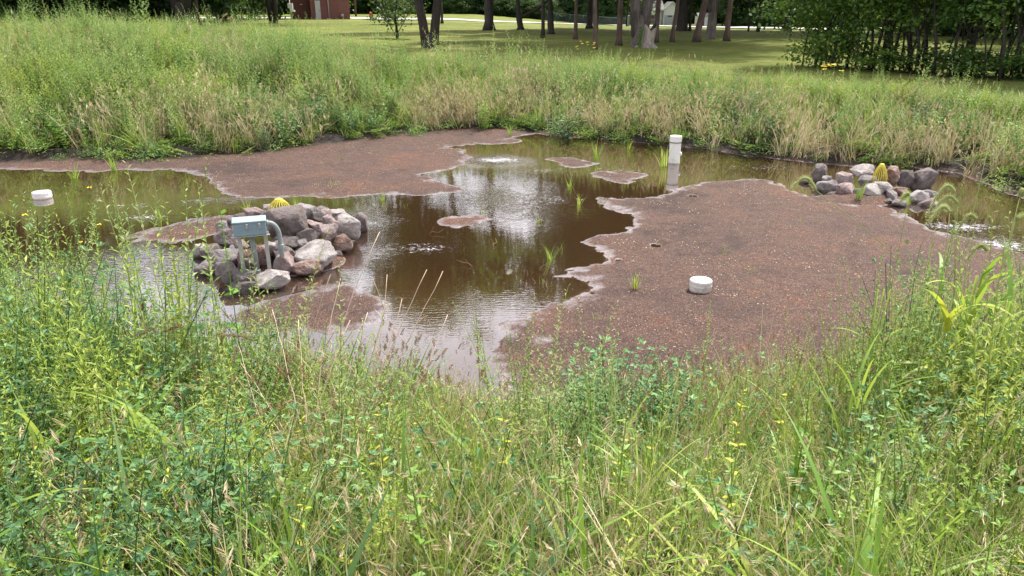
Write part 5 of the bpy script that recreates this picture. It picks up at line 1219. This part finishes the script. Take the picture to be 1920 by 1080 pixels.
barnyard(325, 720, 2.4, 60, 10, SEEDG, 'greenish seed head pointing right at lower left', -.1)
barnyard(1050, 885, 1.95, 65, 25, SEEDG, 'tan seed head lying low at bottom centre', -.25)
barnyard(720, 690, 2.8, 60, 30, SEEDG, 'olive seed head drooping right before the bright water', -.1)
barnyard(265, 600, 2.9, 10, -45, SEED, 'dark upright seed head above the clover at left', 0)
# centre clover bush
loc, T = root_of(1150, 672, 2.9); one('clover_bush', alfalfa(80, .5, ALF, .024).mesh('plant'), loc, 'large blue-green clover bush in the centre right foreground', 'bush', None, (1.7, 1.3, T.z/.5))

# ------------------------------------------------------------------ buildings and street furniture
def brickmat():
    m, t, b = newmat('brick_red'); v = objc(t); br = t.nodes.new('ShaderNodeTexBrick'); mp_ = t.nodes.new('ShaderNodeMapping'); mp_.inputs['Rotation'].default_value = (R(90), 0, 0)
    sx = t.nodes.new('ShaderNodeSeparateXYZ'); t.links.new(v, sx.inputs[0]); cx = t.nodes.new('ShaderNodeCombineXYZ'); t.links.new(mth(t, 'ADD', sx.outputs['X'], sx.outputs['Y']), cx.inputs['X']); t.links.new(sx.outputs['Z'], cx.inputs['Y'])
    t.links.new(cx.outputs[0], br.inputs['Vector']); br.inputs['Scale'].default_value = 4.5; br.inputs['Color1'].default_value = (.17, .055, .05, 1); br.inputs['Color2'].default_value = (.24, .09, .08, 1); br.inputs['Mortar'].default_value = (.17, .13, .12, 1)
    br.inputs['Mortar Size'].default_value = .015
    n = noise(t, 1.5, 4, .6, v); t.links.new(mixc(t, mrange(t, n.outputs['Fac'], .4, .7, 0, .35), br.outputs['Color'], (.12, .05, .045)), b.inputs['Base Color']); b.inputs['Roughness'].default_value = .9; return m
BRICK = brickmat(); DOORM = simple('door_paint_grey', (.50, .50, .54), .5, .05, 4); CONC = simple('roof_edge_concrete', (.45, .43, .40), .9)
WHITE = simple('paint_white', (.75, .75, .74), .5, .05); DARK = simple('metal_dark', (.04, .035, .035), .6); RED = simple('hydrant_red', (.55, .03, .03), .45, .08); ROOFG = simple('roof_shingle', (.16, .15, .15), .9, .2, 6)
SIDING = simple('siding_pale', (.60, .62, .58), .7, .05, 2); GLASS = simple('window_dark', (.03, .035, .04), .15); GAR = simple('garage_door_grey', (.36, .38, .42), .6, .05, 3); WOODP = simple('pole_brown', (.13, .07, .05), .9, .2, 10)
def brick_building():
    x0, y0, z0 = on_ground(584, 36.4); s = depth(x0, y0, z0)/FPX; m = 1.0
    o = empty('brick_building', (x0, y0, z0-.2), 'small dark red brick building with a grey door at the lawn edge', 'building')
    o.rotation_euler.z = R(13)
    W = 70*s*1.02; D = 5.5; Hh = 4.2; wl = 38*s
    mb = MB(); mb.box((W/2, D/2, Hh/2), (W, D, Hh), BRICK); mb.box((-wl/2, D/2+1.6, Hh/2), (wl, D, Hh), BRICK); wall = mb.build('wall', o)
    mb = MB(); mb.box((W/2-wl/2, D/2+.6, Hh+.12), (W+wl+.5, D+2.2, .24), CONC); mb.build('roof', o)
    dx = 8.5*s; mb = MB(); mb.box((dx+4.7*s, -.03, 1.25), (9.4*s, .08, 2.15), DOORM, 0, .02); d = mb.build('door', o)
    mb = MB(); mb.box((dx+8.4*s, -.10, 1.2), (.06, .06, .14), DARK); mb.build('handle', d)
    mb = MB(); mb.tube([(32.6*s, -.08, .35), (32.6*s, -.08, Hh)], .06, CONC, 8); mb.box((32.6*s, -.25, .25), (.5, .5, .1), CONC); mb.build('downspout', o)
    mb = MB(); mb.tube([(57*s, -.2, .5), (57*s, -.2, .2)], .04, STRUT, 8); mb.box((57*s, -.25, .65), (.35, .2, .32), STRUT, 0, .05); mb.tube([(59*s, -.15, .2), (59*s, -.15, .85), (57*s, -.15, .85)], .03, STRUT, 6); mb.build('gas_meter', o)
    mb = MB(); mb.box((23*s, -.12, 2.75), (.18, .2, .4), WHITE, 0, .03); mb.box((24*s, -.2, 2.6), (.14, .1, .14), WHITE); mb.build('wall_lamp', o)
    xl = -30*s; yl = 1.5
    mb = MB(); mb.box((-17*s, 1.57, 1.9), (.3, .06, .08), WHITE); mb.build('wall_sign', o)
brick_building()
def cabinet():
    x, y, z = on_ground(552, 36.8); o = empty('meter_cabinet', (x, y-1, z), 'white utility cabinet on a post at the left of the brick building', 'utility box')
    mb = MB(); mb.tube([(-.1, 0, 0), (-.1, 0, 2.2)], .05, STRUT, 8); mb.build('post', o)
    mb = MB(); mb.box((.08, -.08, 1.35), (.38, .2, .9), WHITE, 0, .02); mb.box((-.22, -.08, 1.55), (.2, .18, .55), WHITE, 0, .02); mb.build('cabinet_body', o)
    mb = MB(); mb.box((.36, -.05, .95), (.22, .16, .22), WHITE, 0, .03); mb.build('meter', o)
cabinet()
def hydrant(px, py, hpx, lb):
    x, y, z = on_ground(px, py); s = depth(x, y, z)/FPX; h = hpx*s; o = empty('fire_hydrant', (x, y, z-.02), lb, 'fire hydrant', 'red hydrants')
    mb = MB(); mb.lathe([(.16*h, 0), (.16*h, .06*h), (.10*h, .08*h), (.10*h, .68*h), (.15*h, .70*h), (.15*h, .75*h), (.12*h, .85*h), (.05*h, .95*h), (.03*h, h), (0, h)], RED, 16); mb.build('hydrant_body', o)
    for sx in (-1, 1):
        mb = MB(); mb.tube([(sx*.08*h, 0, .55*h), (sx*.19*h, 0, .55*h)], .06*h, RED, 10); mb.build('nozzle', o)
COND2 = simple('cabinet_grey', (.22, .26, .27), .6)
hydrant(695, 37, 15, 'tall red fire hydrant standing on the lawn right of the brown pole')
hydrant(724, 33.5, 8, 'farther red fire hydrant by the roadside, partly behind leaves')
def pole(px, py, wpx, lb, mat=WOODP, h=9, box=False):
    x, y, z = on_ground(px, py); s = depth(x, y, z)/FPX; o = empty('utility_pole', (x, y, z-.1), lb, 'utility pole', 'utility poles')
    mb = MB(); mb.tube([(0, 0, 0), (0, 0, h*.5), (0, 0, h)], [wpx*s/2, wpx*s*.45, wpx*s*.35], mat, 12); mb.build('pole', o)
    mb = MB(); mb.box((0, 0, h-.6), (2.4, .12, .12), mat); mb.build('crossarm', o)
    if box: mb = MB(); mb.box((2*s, -.2, .5), (3*s, .3, .9), COND2, 0, .03); mb.build('control_box', o)
pole(667.5, 31, 4, 'brown wooden utility pole right of the brick building')
pole(1175, 49, 3.4, 'dark utility pole with a grey box at its foot by the road', BARKD, 9, True)
def house():
    x, y, z = on_ground(1258, 46.6); s = depth(x, y, z)/FPX; y += 2
    o = empty('house', (x, y, z-.1), 'pale bungalow with grey garage door across the road', 'house')
    gw = 31*s; gx0 = -12*s
    mb = MB(); mb.box((gx0+gw/2, 3, 1.6), (gw, 6, 3.2), SIDING)
    mb.box((-32*s, 4.5, 1.7), (44*s, 7, 3.4), SIDING)
    b = len(mb.v); mb.v.extend([(gx0, .0, 3.2), (gx0+gw, .0, 3.2), (gx0+gw/2, .0, 4.9)]); mb.face((b, b+1, b+2), SIDING); mb.build('wall', o)
    mb = MB(); e = .4
    for sx in (0, 1):
        xa = gx0-e if sx == 0 else gx0+gw+e; xm = gx0+gw/2
        mb.quad([(xa, -.4, 3.1), (xm, -.4, 5.0), (xm, 6.4, 5.0), (xa, 6.4, 3.1)], ROOFG); mb.quad([(xa, -.4, 2.95), (xm, -.4, 4.85), (xm, -.4, 5.0), (xa, -.4, 3.1)], WHITE)
    mb.quad([(-56*s, .6, 3.3), (-9*s, .6, 3.3), (-9*s, 4.5, 5.2), (-56*s, 4.5, 5.2)], ROOFG); mb.quad([(-56*s, 8.4, 3.3), (-9*s, 8.4, 3.3), (-9*s, 4.5, 5.2), (-56*s, 4.5, 5.2)], ROOFG)
    mb.box((-32*s, .62, 3.3), (47*s, .1, .2), WHITE); mb.build('roof', o)
    mb = MB(); mb.box((2.6*s, -.04, 1.15), (25*s, .1, 2.15), GAR); mb.quad([(-10*s, -.1, 2.2), (15*s, -.1, 2.2), (15*s, -.1, 2.3), (-10*s, -.1, 2.3)], WHITE)
    for k in range(3): mb.box((2.6*s, -.10, .55+k*.55), (25*s, .02, .03), DARK)
    gd = mb.build('garage_door', o)
    mb = MB(); mb.box((0, -.12, 1.9), (8*s, .04, .25), GLASS); mb.build('window_strip', gd)
    for wx_ in (-20, -47):
        mb = MB(); mb.box((wx_*s, .96, 1.9), (7*s, .08, 1.3), WHITE); w = mb.build('window', o); mb = MB(); mb.box((wx_*s, .91, 1.9), (5.6*s, .06, 1.05), GLASS); mb.build('pane', w)
    mb = MB(); mb.box((-31*s, .95, 1.1), (8*s, .1, 2.1), simple('door_brown', (.09, .05, .04), .6)); mb.build('door', o)
    mb = MB(); mb.box((-31*s, .5, .12), (14*s, 1.2, .25), CONC); mb.build('step', o)
house()
def shed():
    x, y, z = on_ground(1322, 48.5); s = depth(x, y, z)/FPX; y += 2; o = empty('shed', (x, y, z-.1), 'small white shed seen between the leaning pine and grey forked tree', 'shed')
    mb = MB(); mb.box((0, 1.5, 1.0), (20*s, 3, 2.0), WHITE); mb.build('wall', o); mb = MB(); mb.quad([(-11*s, -.2, 2.0), (11*s, -.2, 2.0), (11*s, 1.5, 2.7), (-11*s, 1.5, 2.7)], ROOFG); mb.quad([(-11*s, 3.2, 2.0), (11*s, 3.2, 2.0), (11*s, 1.5, 2.7), (-11*s, 1.5, 2.7)], ROOFG); mb.build('roof', o)
    mb = MB(); mb.box((0, -.03, .9), (4*s, .06, 1.8), DARK); mb.build('door', o)
shed()
def fence():
    x0, y0, z0 = on_ground(1020, 40.5); x1, y1, z1 = on_ground(1145, 42.5); y0 += 10; y1 = y0+2; x0 *= 1.06; x1 *= 1.06
    o = empty('chain_link_fence', (x0, y0, H(x0, y0)), 'low dark green chain-link fence beyond the road', 'fence'); FG = simple('fence_green', (.03, .06, .055), .7)
    n = 9
    for k in range(n+1):
        f = k/n; mb = MB(); x = (x1-x0)*f; yy = (y1-y0)*f; zb = H(x0+x, y0+yy)-H(x0, y0); mb.tube([(x, yy, zb), (x, yy, zb+1.5)], .05, FG, 6); mb.build('post', o)
    mb = MB()
    for k in range(12):
        zz = .1+k*.125; mb.tube([(0, 0, zz), ((x1-x0)*.5, (y1-y0)*.5, H((x0+x1)/2, (y0+y1)/2)-H(x0, y0)+zz), (x1-x0, y1-y0, H(x1, y1)-H(x0, y0)+zz)], .012 if k < 11 else .035, FG, 4)
    mb.build('mesh_panel', o)
fence()
